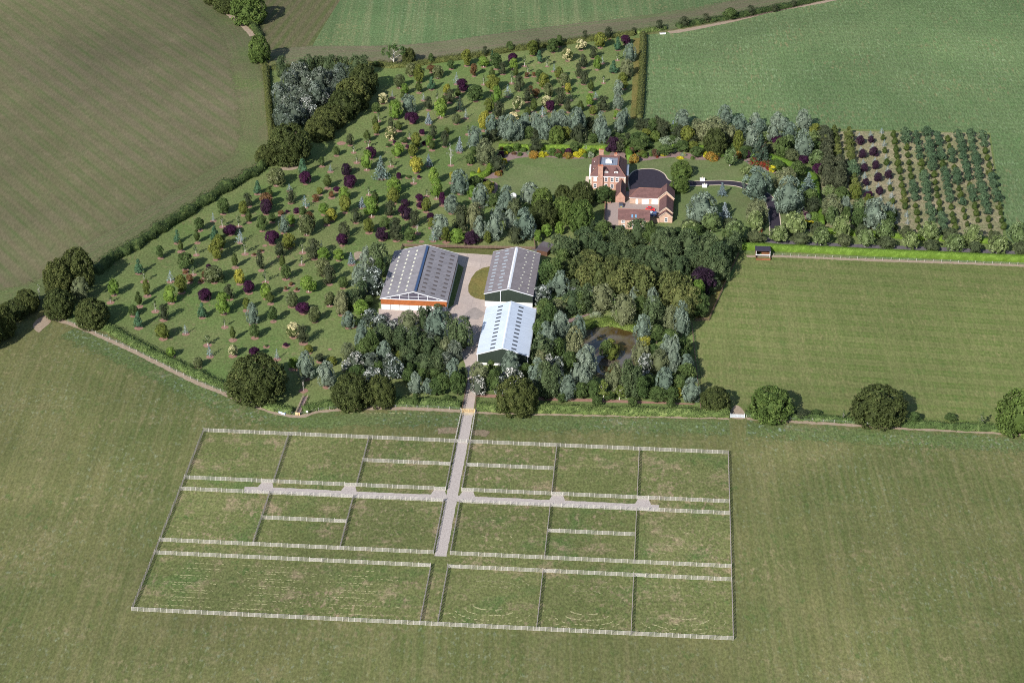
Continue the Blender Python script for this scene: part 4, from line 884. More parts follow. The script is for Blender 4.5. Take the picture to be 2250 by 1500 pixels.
E0 = [(-7.4, -.4), (7.4, -.4), (7.4, 16.6), (-7.4, 16.6)]; T0 = [(-4.2, 3.0), (4.2, 3.0), (4.2, 13.2), (-4.2, 13.2)]; T2 = [(-3.6, 3.6), (3.6, 3.6), (3.6, 12.6), (-3.6, 12.6)]
mb = MB()
for i in range(4):
    j = (i+1) % 4
    mb.poly([(*E0[i], 6.22), (*E0[j], 6.22), (*T0[j], 9.7), (*T0[i], 9.7)]); mb.poly([(*T0[i], 9.7), (*T0[j], 9.7), (*T2[j], 9.7), (*T2[i], 9.7)]); mb.poly([(*T2[i], 9.7), (*T2[j], 9.7), (*T2[j], 8.95), (*T2[i], 8.95)])
mb.poly([(*p, 6.22) for p in E0[::-1]])
rf = mb.build('roof', tile, t)
mb = MB(); mb.box(-3.6, 3.6, 3.6, 12.6, 8.7, 8.97)
for i in range(1, 9): mb.box(-3.6+i*.8-.03, -3.6+i*.8+.03, 3.62, 12.58, 8.97, 9.03)
mb.build('lead_flat', lead, rf)
mb = MB(); mb.box(-1.3, 1.3, 6.9, 9.6, 8.98, 9.5); la = mb.build('roof_lantern', white_p, rf)
mb = MB(); b = len(mb.v); mb.v += [(-1.35, 6.85, 9.503), (1.35, 6.85, 9.503), (1.35, 9.65, 9.503), (-1.35, 9.65, 9.503), (0, 7.8, 10.3), (0, 8.7, 10.3)]
for f in ((0, 1, 4), (1, 2, 5, 4), (2, 3, 5), (3, 0, 4, 5), (3, 2, 1, 0)): mb.f.append(f); mb.m.append(0)
mb.build('lantern_glass', plain('white_glazing', (.62, .66, .70), .3, .08, 3), la)
def hiplines(mb):
    for i in range(4):
        mb.tube((*E0[i], 6.27), (*T0[i], 9.74), .09, .09, 5)
    for i in range(4): mb.tube((*T0[i], 9.74), (*T0[(i+1) % 4], 9.74), .1, .1, 5)
mb = MB(); hiplines(mb); mb.build('ridge_tiles', plain('ridge_tile', (.24, .12, .085), .85, .15, 3), rf)
for (x0, x1, y0, y1, z1) in ((-4.1, -2.1, -.75, .35, 10.9), (-4.4, -2.5, 14.6, 15.9, 11.1), (2.1, 3.3, 12.7, 13.7, 10.6)):
    mb = MB(); mb.box(x0, x1, y0, y1, 0 if y0 < 0 else 7.0, z1-.35); mb.box(x0-.12, x1+.12, y0-.12, y1+.12, z1-.35, z1)
    ch = mb.build('chimney', brick, t)
    mb = MB(); n = 4 if x1-x0 > 1.5 else 2
    for i in range(n): mb.cyl(x0+(i+.5)*(x1-x0)/n, (y0+y1)/2, z1+.003, z1+.6, .16, .12, 8)
    mb.build('chimney_pots', plain('terracotta', (.42, .13, .06), .8, .1, 3), ch)
for x in (-.75, 3.35):
    dm = MB(); dm.box(x-.75, x+.75, .75, 3.0, 6.6, 8.25); do = dm.build('dormer', white_p, t)
    dm = MB()
    for s in (-1, 1):
        pts = [(x, .5, 9.2), (x+s*1.0, .5, 8.2), (x+s*1.0, 3.0, 8.2), (x, 3.4, 9.2)]
        dm.slab(pts if s < 0 else pts[::-1], .08)
    dm.prism([(x-.85, 8.2), (x+.85, 8.2), (x, 9.05)], 'y', .62, .74)
    dm.build('dormer_roof', tile, do); window(do, x, .745, 7.5, 1.0, 1.0)
for yy in (4.5, 11.5):
    dm = MB(); dm.box(-6.2, -4.0, yy-.7, yy+.7, 6.6, 8.1); do = dm.build('dormer', white_p, t)
    dm = MB(); dm.prism([(yy-1.0, 8.1), (yy+1.0, 8.1), (yy, 9.0)], 'x', -6.5, -4.0); dm.build('dormer_roof', tile, do)
for x in (-5.3, -.8, 1.75, 3.8): window(t, x, 0, 4.75, 1.05, 1.7, col=white_p if x < -5 else None)
for x in (-5.3, -.8, 1.75): window(t, x, 0, 1.75, 1.05, 1.7)
for yy in (3, 8, 13): window(t, -7, yy, 4.6, 1.1, 1.7, 'left'); window(t, -7, yy, 1.7, 1.1, 1.9, 'left')
mb = MB(); mb.box(7.003, 8.3, 3.2, 13.2, 0, 5.4); po = mb.build('side_bay', brick, t); mb = MB(); mb.box(7.003, 8.45, 3.05, 13.35, 5.403, 5.7); mb.build('parapet', lead, po)
mb = MB(); mb.box(-8.1, -7.003, 9.5, 13.4, 0, 5.2); mb.build('bay_window', white_p, t)
mb = MB(); mb.box(-9.6, -8.2, 2.0, 12, .02, .35); mb.build('terrace_step', stone, t)
# annex, garage, wing, cottage
def cottage_like(name, label, cx, cy, w_, d, he, hr, mat, hipl=0, yaw=HY, cat='building', along='y'):
    x, y = G(1240+cx/6.817, 300+cy/6.817)
    t = thing(name, label, cat, (x, y, 0), yaw); mb = MB(); mb.box(-w_/2, w_/2, 0, d, 0, he)
    if along == 'y':
        mb.prism([(-w_/2, he), (w_/2, he), (0, hr)], 'y', 0, d); mb.build('wall', mat, t); gable_roof(t, w_, d, he, hr, tile, ov=.18, th=.1)
        tb = MB(); tb.tube((0, -.2, hr+.12), (0, d+.2, hr+.12), .11, .11, 5); tb.build('ridge_tiles', MATS['ridge_tile'], t)
    else:
        mb.build('wall', mat, t); o = .3; mb = MB(); hx = w_/2+o; r0 = -hx+(d/2+o if hipl else 0)
        for pts in ([(-hx, -o, he), (hx, -o, he), (hx, d/2, hr), (r0, d/2, hr)], [(hx, d+o, he), (-hx, d+o, he), (r0, d/2, hr), (hx, d/2, hr)], [(-hx, d+o, he), (-hx, -o, he), (r0, d/2, hr)], [(hx, -o, he), (hx, d+o, he), (hx, d/2, hr)], [(-hx, -o, he), (-hx, d+o, he), (hx, d+o, he), (hx, -o, he)]):
            mb.poly([(a, b, c+.02) for a, b, c in pts])
        mb.build('roof', tile, t); tb = MB(); tb.tube((r0, d/2, hr+.06), (hx, d/2, hr+.06), .11, .11, 5)
        if hipl: tb.tube((-hx, -o, he+.06), (r0, d/2, hr+.06), .1, .1, 5)
        tb.build('ridge_tiles', MATS['ridge_tile'], t)
    return t
t = cottage_like('annex_building', 'narrow brick annex with steep gable joined to the front of the house', 836, 992, 3.9, 12.6, 2.7, 5.2, brick)
t = cottage_like('garage_building', 'brick garage range with tiled hipped roof and white doors', 1208, 1012, 12.6, 7.2, 2.7, 5.5, brick2, hipl=1, along='x')
for x, ww in ((-3.35, .95), (.05, 2.7), (4.05, 2.7)):
    mb = MB(); mb.box(x-ww/2, x+ww/2, -.05, -.003, .02, 2.15); mb.build('garage_door', white_p, t)
mb = MB(); mb.box(-6.6, 6.6, -.42, -.3, 2.62, 2.74); mb.build('gutter', white_p, t)
t = cottage_like('wing_building', 'long brick east wing with three stepped tiled gables', 1518, 1292, 5.2, 2.4, 2.7, 4.7, brick2)
w2 = window(t, .1, 0, 1.3, .9, 1.7)
mb = MB(); mb.box(-2.6, 2.6, 2.4, 14.6, 0, 3.3); mb.prism([(-2.6, 3.3), (2.6, 3.3), (0, 5.6)], 'y', 2.4, 14.6); mb.build('middle_wall', brick2, t)
mb = MB()
for s in (-1, 1):
    pts = [(0, 2.3, 5.7), (s*2.85, 2.3, 3.2), (s*2.85, 14.59, 3.2), (0, 14.59, 5.7)]; mb.slab(pts if s < 0 else pts[::-1], .1)
mb.build('middle_roof', tile, t)
mb = MB(); mb.box(-3.1, 3.1, 14.6, 22.4, 0, 3.9); mb.prism([(-3.1, 3.9), (3.1, 3.9), (0, 6.9)], 'y', 14.6, 22.4); mb.build('rear_wall', brick2, t)
mb = MB()
for s in (-1, 1):
    pts = [(0, 14.45, 7.0), (s*3.35, 14.45, 3.8), (s*3.35, 22.6, 3.8), (0, 22.6, 7.0)]; mb.slab(pts if s < 0 else pts[::-1], .1)
mb.build('rear_roof', tile, t)
mb = MB()
for (yy, zr, ze, hw) in ((-.2, 4.78, 2.58, 2.8), (2.28, 5.74, 3.24, 2.87), (14.42, 7.04, 3.84, 3.37)):
    for s in (-1, 1): mb.tube((0, yy, zr), (s*hw, yy, ze), .12, .12, 5)
mb.build('gable_coping', stone, t)
t = cottage_like('cottage_building', 'two-storey brick cottage with plain tiled roof at the courtyard front', 1036, 1392, 12.2, 6.6, 4.2, 7.3, brick2, along='x')
for x in (-4.2, .1, 4.1): window(t, x, 0, 3.3, 1.2, 1.0)
for x in (-4.2, .1, 4.1): window(t, x, 0, 1.2, 1.2, 1.2)
for x in (-.7, .75):
    mb = MB(); z0 = 4.2+3.1*.28; mb.slab([(x-.32, .55, z0-.05), (x+.32, .55, z0-.05), (x+.32, 1.5, z0+.85), (x-.32, 1.5, z0+.85)], .06); mb.build('rooflight', plain('blue_glass', (.10, .20, .30), .2, .1, 2, spec=.6), t)
def wall_run(name, label, pts, h, th, mat, cat='wall'):
    P = [G(*p) for p in pts]; x0, y0 = P[0]; mb = MB()
    for a, b in zip(P[:-1], P[1:]):
        d_ = Vector((b[0]-a[0], b[1]-a[1])); n_ = Vector((-d_.y, d_.x)).normalized()*th/2
        q = [(a[0]-x0-n_.x, a[1]-y0-n_.y), (b[0]-x0-n_.x, b[1]-y0-n_.y), (b[0]-x0+n_.x, b[1]-y0+n_.y), (a[0]-x0+n_.x, a[1]-y0+n_.y)]
        mb.prism(q, 'z', 0, h)
    o = mb.build(name, mat); o.location = (x0, y0, 0); return tag(o, label, cat)
wall_run('brick_wall', 'pale brick garden wall between the cottage and the east wing', HH((1258, 1290), (1425, 1290)), 1.9, .35, brick2)
wall_run('brick_wall', 'low brick wall along the left side of the courtyard', HH((602, 1350), (610, 1015)), 1.3, .3, brick)
wall_run('brick_wall', 'short brick wall at the upper left corner of the courtyard', HH((640, 1002), (700, 1000)), 1.6, .3, brick)
wall_run('yard_railing', 'dark railing with gate across the front of the courtyard', HH((650, 1372), (820, 1376)), 1.2, .1, plain('black_iron', (.03, .025, .03), .6, .1, 3), 'railing')
# gate piers
for n_, (px, py) in enumerate(GE((278, 785), (300, 845))):
    x, y = G(px, py); t = thing('gate_pier', ('white stone pier on the house side of the drive' if n_ == 0 else 'white stone pier on the lawn side of the drive'), 'gate pier', (x, y, 0), 0, 'stone piers of the drive')
    mb = MB(); mb.box(-.95, .95, -.35, .35, 0, 1.15); mb.box(-1.05, 1.05, -.45, .45, 1.15, 1.32); mb.build('base', white_p, t)
    mb = MB(); mb.cyl(0, 0, 1.323, 1.55, .18, .30, 10); mb.cyl(0, 0, 1.55, 1.95, .32, .10, 10); mb.build('finial', stone, t)
# field shelter
x, y = G(1676, 565.5); t = thing('field_shelter', 'dark-roofed open horse shelter with a small railed pen in front', 'shelter', (x, y, 0), math.radians(-3))
mb = MB(); mb.box(-2.8, 2.8, 3.9, 4.1, 0, 2.6); mb.box(-2.8, -2.65, .0, 3.9, 0, 2.6); mb.box(2.65, 2.8, .0, 3.9, 0, 2.6); mb.box(-.4, 2.65, 2.0, 2.1, 0, 2.0); mb.build('wall', timber_s, t)
mb = MB(); mb.slab([(-3, -.3, 3.0), (3, -.3, 3.0), (3, 4.4, 2.75), (-3, 4.4, 2.75)], .14); mb.build('roof', plain('dark_sheet_roof', (.035, .030, .045), .6, .15, 2), t)
mb = MB(); mb.box(-2.8, 2.8, -.28, -.16, 1.0, 1.35); mb.box(-2.75, -2.6, -.2, -.05, 0, 2.8); mb.box(2.6, 2.75, -.2, -.05, 0, 2.8); mb.build('front_rail', white_p, t)
mb = MB(); mb.box(-2.75, 2.75, -2.6, -2.5, 0, 1.0); mb.box(-2.8, -2.7, -2.6, -.3, 0, 1.0); mb.box(2.7, 2.8, -2.6, -.3, 0, 1.0); mb.build('pen', timber_s, t)
# vehicles
def car(label, px, py, yaw, colr, name='parked_car', L=4.2, rc=None):
    x, y = G(px, py); t = thing(name, label, 'car', (x, y, .09), yaw, 'cars in the courtyard')
    m = plain('car_paint_'+str(len(MATS)), colr, .25, .03, 1, spec=.6); w2 = .88
    prof = [(-L/2, .35), (-L/2+.05, .85), (-L/2+.45, .95), (L/2-1.15, .92), (L/2-.1, .72), (L/2, .35)]
    mb = MB(); mb.prism([(a, b) for a, b in prof][::-1], 'y', -w2, w2); mb.build('body', m, t)
    cab = [(-L/2+.35, .95), (-L/2+.75, 1.42), (.35, 1.45), (L/2-1.1, .93)]
    mb = MB(); mb.prism(cab[::-1], 'y', -w2+.12, w2-.12); cb2 = mb.build('windows', glass, t)
    mb = MB(); mb.box(-L/2+.78, .36, -w2+.2, w2-.2, 1.42, 1.49); mb.build('roof', plain('car_roof_'+str(len(MATS)), rc, .3, .03, 1, spec=.6) if rc else m, t)
    wm = MB(); n = 12
    wm.prism([(.33*math.cos(2*math.pi*i/n), .33*math.sin(2*math.pi*i/n)) for i in range(n)], 'y', -.1, .1); wme = wm.mesh('wheel', [plain('tyre', (.02, .02, .02), .9) if 'tyre' not in MATS else MATS['tyre']])
    for a in (-L/2+.8, L/2-.8):
        for b in (-w2+.03, w2-.03): o = link('wheel', wme, t); o.location = (a, b, .33)
    for b in (-.6, .6):
        mb = MB(); mb.box(L/2-.16, L/2-.02, b-.16, b+.16, .55, .72); mb.build('headlight', white_p, t)
    mb = MB(); mb.box(-L/2-.02, -L/2+.03, -.26, .26, .45, .58); mb.build('number_plate', plain('yellow_plate', (.7, .6, .05), .5) if 'yellow_plate' not in MATS else MATS['yellow_plate'], t)
    return t
def hpx(x, y): return (1240+x/6.817, 300+y/6.817)
car('silver and black car parked alone below the annex gable', *hpx(850, 1040), math.radians(88), (.10, .10, .11), rc=(.05, .05, .06), L=3.9)
car('bright red car parked beside the east wing', *hpx(1288, 1108), math.radians(-14), (.55, .02, .02), L=3.9)
car('dark blue car with a pale roof beside the cottage', *hpx(1300, 1175), math.radians(70), (.03, .045, .12), L=3.8, rc=(.45, .5, .55))
car('dark blue car between the red car and the brick wall', *hpx(1358, 1180), math.radians(75), (.035, .07, .20), L=3.7)
# ride-on mower
x, y = G(*GE((840, 1275))[0]); t = thing('ride_on_mower', 'orange ride-on mower parked on the lawn beside the drive', 'mower', (x, y, .05), math.radians(60))
om = plain('orange_paint', (.62, .10, .03), .4, .05, 2)
mb = MB(); mb.prism([(-1.1, .35), (-1.1, .75), (.1, .75), (.25, 1.05), (1.15, .95), (1.2, .35)][::-1], 'y', -.42, .42); mb.build('body', om, t)
mb = MB(); mb.box(-.75, -.25, -.25, .25, .78, .9); mb.box(-.85, -.75, -.25, .25, .78, 1.3); mb.build('seat', MATS['tyre'], t)
mb = MB(); mb.box(-.3, .5, -.75, .75, .12, .34); mb.build('cutting_deck', om, t)
mb = MB(); mb.tube((.1, 0, .8), (-.12, 0, 1.15), .04); mb.cyl(-.12, 0, 1.13, 1.17, .2, n=10); mb.build('steering_wheel', MATS['tyre'], t)
for a, b, r in ((-.75, -.5, .38), (-.75, .5, .38), (.85, -.45, .26), (.85, .45, .26)):
    mb = MB(); mb.prism([(a+r*math.cos(2*math.pi*i/12), r+r*math.sin(2*math.pi*i/12)) for i in range(12)], 'y', b-.11, b+.11); mb.build('wheel', MATS['tyre'], t)
# domed summerhouse on the west lawn
x, y = G(1128.5, 438); t = thing('garden_pavilion', 'small white domed pavilion at the lower edge of the west lawn', 'pavilion', (x, y, 0))
mb = MB(); mb.cyl(0, 0, 0, .25, 1.35, n=14); mb.build('base', stone, t)
for i in range(6):
    mb = MB(); mb.cyl(1.1*math.cos(i*math.pi/3), 1.1*math.sin(i*math.pi/3), .253, 1.6, .09, n=8); mb.build('column', white_p, t)
mb = MB(); r_ = 1.35
for i in range(5):
    a = i*math.pi/10; b = (i+1)*math.pi/10; mb.cyl(0, 0, 1.6+1.2*math.sin(a), 1.6+1.2*math.sin(b), r_*math.cos(a), max(r_*math.cos(b), .03), 14)
mb.build('dome', white_p, t)
# water tank, footbridge, gates
x, y = G(621, 908); t = thing('water_tank', 'pale blue livestock water tank beside the boundary fence', 'water tank', (x, y, 0), math.radians(-32))
mb = MB(); mb.box(-1.3, 1.3, -.5, -.4, 0, .75); mb.box(-1.3, 1.3, .4, .5, 0, .75); mb.box(-1.3, -1.2, -.4, .4, 0, .75); mb.box(1.2, 1.3, -.4, .4, 0, .75); mb.build('tank', plain('pale_blue', (.42, .53, .66), .5, .08, 2), t)
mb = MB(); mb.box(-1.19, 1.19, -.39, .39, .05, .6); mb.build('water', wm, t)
wood_p = plain('pale_rail_wood', (.37, .355, .32), .85, .14, 1.3)
wood_g = plain('shade_toned_rail_wood', (.21, .19, .18), .85, .2, 1.3)  # same wood as the pale rails, shadow side painted in as darker grey
wood_d = plain('brown_rail_wood', (.13, .085, .065), .85, .2, 1.3)
wood_y = plain('new_timber', (.48, .34, .17), .8, .12, 2)
x, y = G(654, 912); t = thing('footbridge', 'narrow timber footbridge with handrails through the hedge', 'footbridge', (x, y, 0), math.radians(-8))
mb = MB(); mb.box(-.7, .7, 0, 12, .15, .25); mb.build('deck', plain('weathered_deck', (.11, .08, .08), .9, .2, 3), t)
for s in (-1, 1):
    mb = MB(); mb.box(s*.75-.05, s*.75+.05, 0, 12, 1.0, 1.1); mb.box(s*.75-.03, s*.75+.03, 0, 12, .55, .63)
    for i in range(7): mb.box(s*.75-.06, s*.75+.06, i*1.95, i*1.95+.12, 0, 1.15)
    mb.build('handrail', plain('handrail_wood', (.33, .25, .20), .85, .1, 3) if 'handrail_wood' not in MATS else MATS['handrail_wood'], t)
mb = MB(); mb.box(-.8, .8, -.1, -.03, .15, 1.15); mb.build('end_gate', wood_y, t)
def gate(name, label, A, L, yaw, mat, h=1.25, group=None, bars=5, z=0.05):
    t = thing(name, label, 'gate', (A[0], A[1], 0), yaw, group); mb = MB()
    for i in range(bars): zz = z+.12+(h-.12)*i/(bars-1); mb.box(.1, L-.1, -.03, .03, zz-.055, zz+.055)
    mb.build('rails', mat, t)
    mb = MB(); mb.box(.06, .16, -.045, .045, z, h+.12); mb.box(L-.16, L-.06, -.045, .045, z, h+.12); mb.tube((.15, -.05, .2), (L*.5, -.05, h), .045, n=4); mb.tube((L-.15, -.05, .2), (L*.5, -.05, h), .045, n=4); mb.box(L/2-.05, L/2+.05, -.045, -.031, .1, h+.05); mb.build('frame', mat, t)
    for xx in (0, L):
        mb = MB(); mb.box(xx-.09, xx+.05, -.09, .09, 0, h+.4); mb.build('gate_post', mat, t)
    return t
a_ = G(1605, 917); b_ = G(1636, 918); gate('field_gate', 'grey metal field gate in the gap of the south hedge', a_, math.hypot(b_[0]-a_[0], b_[1]-a_[1]), math.atan2(b_[1]-a_[1], b_[0]-a_[0]), metal, 1.3, bars=7)
a_ = G(1015, 906); b_ = G(1043, 907); gate('field_gate', 'wide wooden gate across the farm track by the hedge', a_, math.hypot(b_[0]-a_[0], b_[1]-a_[1]), math.atan2(b_[1]-a_[1], b_[0]-a_[0]), wood_y, 1.3)
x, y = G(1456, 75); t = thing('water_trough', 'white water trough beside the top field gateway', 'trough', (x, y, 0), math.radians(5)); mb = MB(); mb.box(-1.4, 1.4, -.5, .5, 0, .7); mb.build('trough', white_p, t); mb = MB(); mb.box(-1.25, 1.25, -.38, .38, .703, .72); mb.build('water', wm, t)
x, y = G(675, 911); t = thing('sign_post', 'pale marker post with a white board right of the footbridge', 'sign', (x, y, 0)); mb = MB(); mb.box(-.06, .06, -.06, .06, 0, 1.6); mb.build('post', wood_p, t); mb = MB(); mb.box(-.35, .35, -.1, -.063, 1.1, 1.6); mb.build('board', white_p, t)

# ---------------------------------------------------------------- fences
post_me = {}
def rail_fence(label, A, B, mat=None, h=1.42, step=1.72, rails=4, name='rail_fence', cat='fence', group=None, rh=.10):
    mat = mat or wood_p
    L = math.hypot(B[0]-A[0], B[1]-A[1]); yaw = math.atan2(B[1]-A[1], B[0]-A[0])
    t = thing(name, label, cat, (A[0], A[1], 0), yaw, group)
    n = min(max(int(round(L/step)), 1), 99); key = (mat.name, h)
    if key not in post_me:
        mb = MB(); mb.box(-.065, .065, -.065, .065, 0, h+.06); post_me[key] = mb.mesh('post', [mat])
    for i in range(n+1 if n < 99 else n): o = link('post', post_me[key], t); o.location = (L*i/n, 0, 0)
    mb = MB(); mb.box(0, L, -.045, -.005-.0, 0, rh); rm = mb.mesh('rail', [mat])
    for i in range(rails):
        o = link('rail', rm, t); o.location = (0, -.066, .18+(h-rh-.18)*i/(rails-1))
    return t
def row_run(desc, v, segs):
    """segs: list of ('f'|'g', u0, u1)"""
    nf = sum(1 for s in segs if s[0] == 'f'); i = 0; j = 0; od = ['first', 'second', 'third', 'fourth', 'fifth']
    ng = sum(1 for s in segs if s[0] == 'g')
    for k, a, b in segs:
        if k == 'f':
            lab = f"{od[i]} length of rail fence from the left, {desc}" if nf > 1 else f"pale rail fence {desc}"
            rail_fence(lab, W(a, v), W(b, v), group='rail fences of the paddocks'); i += 1
        else:
            lab = f"{od[j]} wooden gate from the left, {desc}" if ng > 1 else f"crossed wooden gate {desc}"
            gate('paddock_gate', lab, W(a, v), b-a, YG, wood_p, 1.2, 'gates of the paddocks'); j += 1
gl = 3.7; U0, U1, U2, U3, U4, U5, U6, U7 = UU; V0, V1, V2, V3, V4, V5 = VV
row_run('along the top of the left paddocks', V0, [('f', U0, U3)])
row_run('across the gravel track at the top', V0, [('g', U3+.1, U3+3.8)])
row_run('along the top of the right paddocks', V0, [('f', U3+3.9, U7)])
for v, e in ((V1, 'upper side of left cross track'), (V2, 'lower side of left cross track')):
    row_run(e, v, [('f', U0, U1-gl), ('g', U1-gl, U1), ('f', U1, U2-gl), ('g', U2-gl, U2), ('f', U2, U3-gl), ('g', U3-gl, U3)])
for v, e in ((V1, 'upper side of right cross track'), (V2, 'lower side of right cross track')):
    row_run(e, v, [('g', U4, U4+gl), ('f', U4+gl, U5), ('g', U5, U5+gl), ('f', U5+gl, U6), ('g', U6, U6+gl), ('f', U6+gl, U7)])
row_run('below the middle left paddocks', V3, [('f', U0, U3)])
row_run('below the middle right paddocks', V3, [('f', U4, U7)])
row_run('along the top of the long lower paddock', V4, [('f', U0, U0+47.5), ('g', U0+47.5, U0+51.3), ('f', U0+51.3, U3-gl), ('g', U3-gl, U3)])
row_run('along the top of the lower right paddocks', V4, [('g', U4, U4+gl), ('f', U4+gl, U5), ('g', U5, U5+gl), ('f', U5+gl, U6), ('g', U6, U6+gl), ('f', U6+gl, U7)])
row_run('along the very bottom of the paddocks', V5, [('f', U0, (U0+U4)/2), ('f', (U0+U4)/2, U4), ('f', U4, U7)])
m1 = (V0+V1)/2+.3; m2 = (V2+V3)/2+.2
row_run('dividing the upper paddock left of the gravel track', m1, [('f', U2, U3-gl), ('g', U3-gl, U3)])
row_run('dividing the upper paddock right of the gravel track', m1, [('g', U4, U4+gl), ('f', U4+gl, U5)])
row_run('dividing the second middle left paddock', m2, [('f', U1, U2-gl), ('g', U2-gl, U2)])
row_run('dividing the second middle right paddock', m2, [('g', U5, U5+gl), ('f', U5+gl, U6)])
def col_run(u, va, vb, desc): rail_fence('lengthwise rail fence, '+desc, W(u, vb+.12), W(u, va-.12), mat=wood_g, group='rail fences of the paddocks')
col_run(U0, V0, V2, 'on the far left, upper half'); col_run(U0, V2, V5, 'on the far left, lower half')
col_run(U7, V0, V2, 'on the far right, upper half'); col_run(U7, V2, V5, 'on the far right, lower half')
for u, n_ in ((U1, 'first divider'), (U2, 'second divider'), (U5, 'second last divider'), (U6, 'last divider')):
    col_run(u, V0, V1, n_+' of the top row'); col_run(u, V2, V3, n_+' of the middle row')
for u, n_ in ((U5, 'left divider'), (U6, 'right divider')): col_run(u, V4, V5, n_+' of the lower right row')
for u, n_ in ((U3, 'left of the'), (U4, 'right of the')):
    col_run(u, V0, V1, n_+' track, top row'); col_run(u, V2, V3, n_+' track, middle row'); col_run(u, V4, V5, n_+' grass lane')
rail_fence('rail fence left of the track between paddocks and hedge gate', W(U3, V0+.1), G(1014, 906), group='rail fences of the paddocks')
rail_fence('rail fence right of the track between paddocks and hedge gate', W(U3+5, V0+.1), G(1044, 907), group='rail fences of the paddocks')
rail_fence('rail fence left of the sandy track inside the wood', G(1015, 903), G(1027, 838), mat=wood_d)
rail_fence('rail fence right of the sandy track inside the wood', G(1043, 905), G(1050, 838), mat=wood_d)
def px5(x, y): return G(820+x/5, 520+y/5)
rail_fence('dark brown fence behind the two grey barns', px5(320, 108), px5(1780, 142), mat=wood_d, h=1.3, rh=.2)
rail_fence('short dark brown fence beside the back left barn corner', px5(305, 160), px5(320, 108), mat=wood_d, h=1.3, rh=.2)
rail_fence('short dark brown fence by the dark purple tree', px5(1000, 125), px5(1008, 20), mat=wood_d, h=1.3, rh=.2)
rail_fence('short dark brown fence at the right end behind the barns', px5(1780, 142), px5(1765, 25), mat=wood_d, h=1.3, rh=.2)
def dwp(x, y): return G(1160+x/4.6875, 480+y/4.6875)
rail_fence('brown rail fence slanting down the dark wood side of the pasture', dwp(2170, 375), dwp(1865, 1050), mat=wood_d, h=1.3)
rail_fence('short brown rail fence at the kink of the pasture boundary', dwp(1720, 1060), dwp(1865, 1050), mat=wood_d, h=1.3)
rail_fence('brown rail fence between the pond trees and the east pasture', G(1520, 712), G(1540, 902), mat=wood_d, h=1.3)
stake = plain('grey_stake', (.36, .34, .31), .9, .15, 3)
def wire_fence(label, px, step=4.0):
    pts = catmull([G(*p) for p in px], 8); D = [0]
    for i in range(1, len(pts)): D.append(D[-1]+math.hypot(pts[i][0]-pts[i-1][0], pts[i][1]-pts[i-1][1]))
    L = D[-1]; n = min(int(L/step), 98); x0, y0 = pts[0]; t = thing('wire_fence', label, 'fence', (x0, y0, 0))
    if 'st' not in post_me: mb = MB(); mb.cyl(0, 0, 0, 1.25, .07, n=6); post_me['st'] = mb.mesh('post', [stake])
    P = []
    for i in range(n+1):
        s = L*i/n; x = float(np.interp(s, D, [p[0] for p in pts]))-x0; y = float(np.interp(s, D, [p[1] for p in pts]))-y0; P.append((x, y))
        o = link('post', post_me['st'], t); o.location = (x, y, 0); o.scale = (1, 1, rnd.uniform(.85, 1.1))
    mb = MB()
    for z in (.5, .8, 1.05):
        for a, b in zip(P[:-1], P[1:]): mb.tube((*a, z), (*b, z), .008, n=3)
    mb.build('wires', metal, t)
wire_fence('wire fence on grey stakes along the lower arboretum boundary', [(x, y-2) for x, y in SB[1:9]], 3.6)
wire_fence('wire fence on grey stakes from the footbridge to the track gate', [(x, y-2) for x, y in SB[8:]], 3.6)
wire_fence('wire fence on grey stakes from the track gate to the metal gate', [(x, y-2) for x, y in SB2], 3.6)
wire_fence('wire fence on grey stakes right of the metal gate', [(x, y-2) for x, y in SB3], 3.6)
wire_fence('wire fence on grey stakes below the long bright clipped hedge', [(1700, 562), (1850, 568.5), (2000, 574), (2250, 583), (2330, 588)], 3.2)

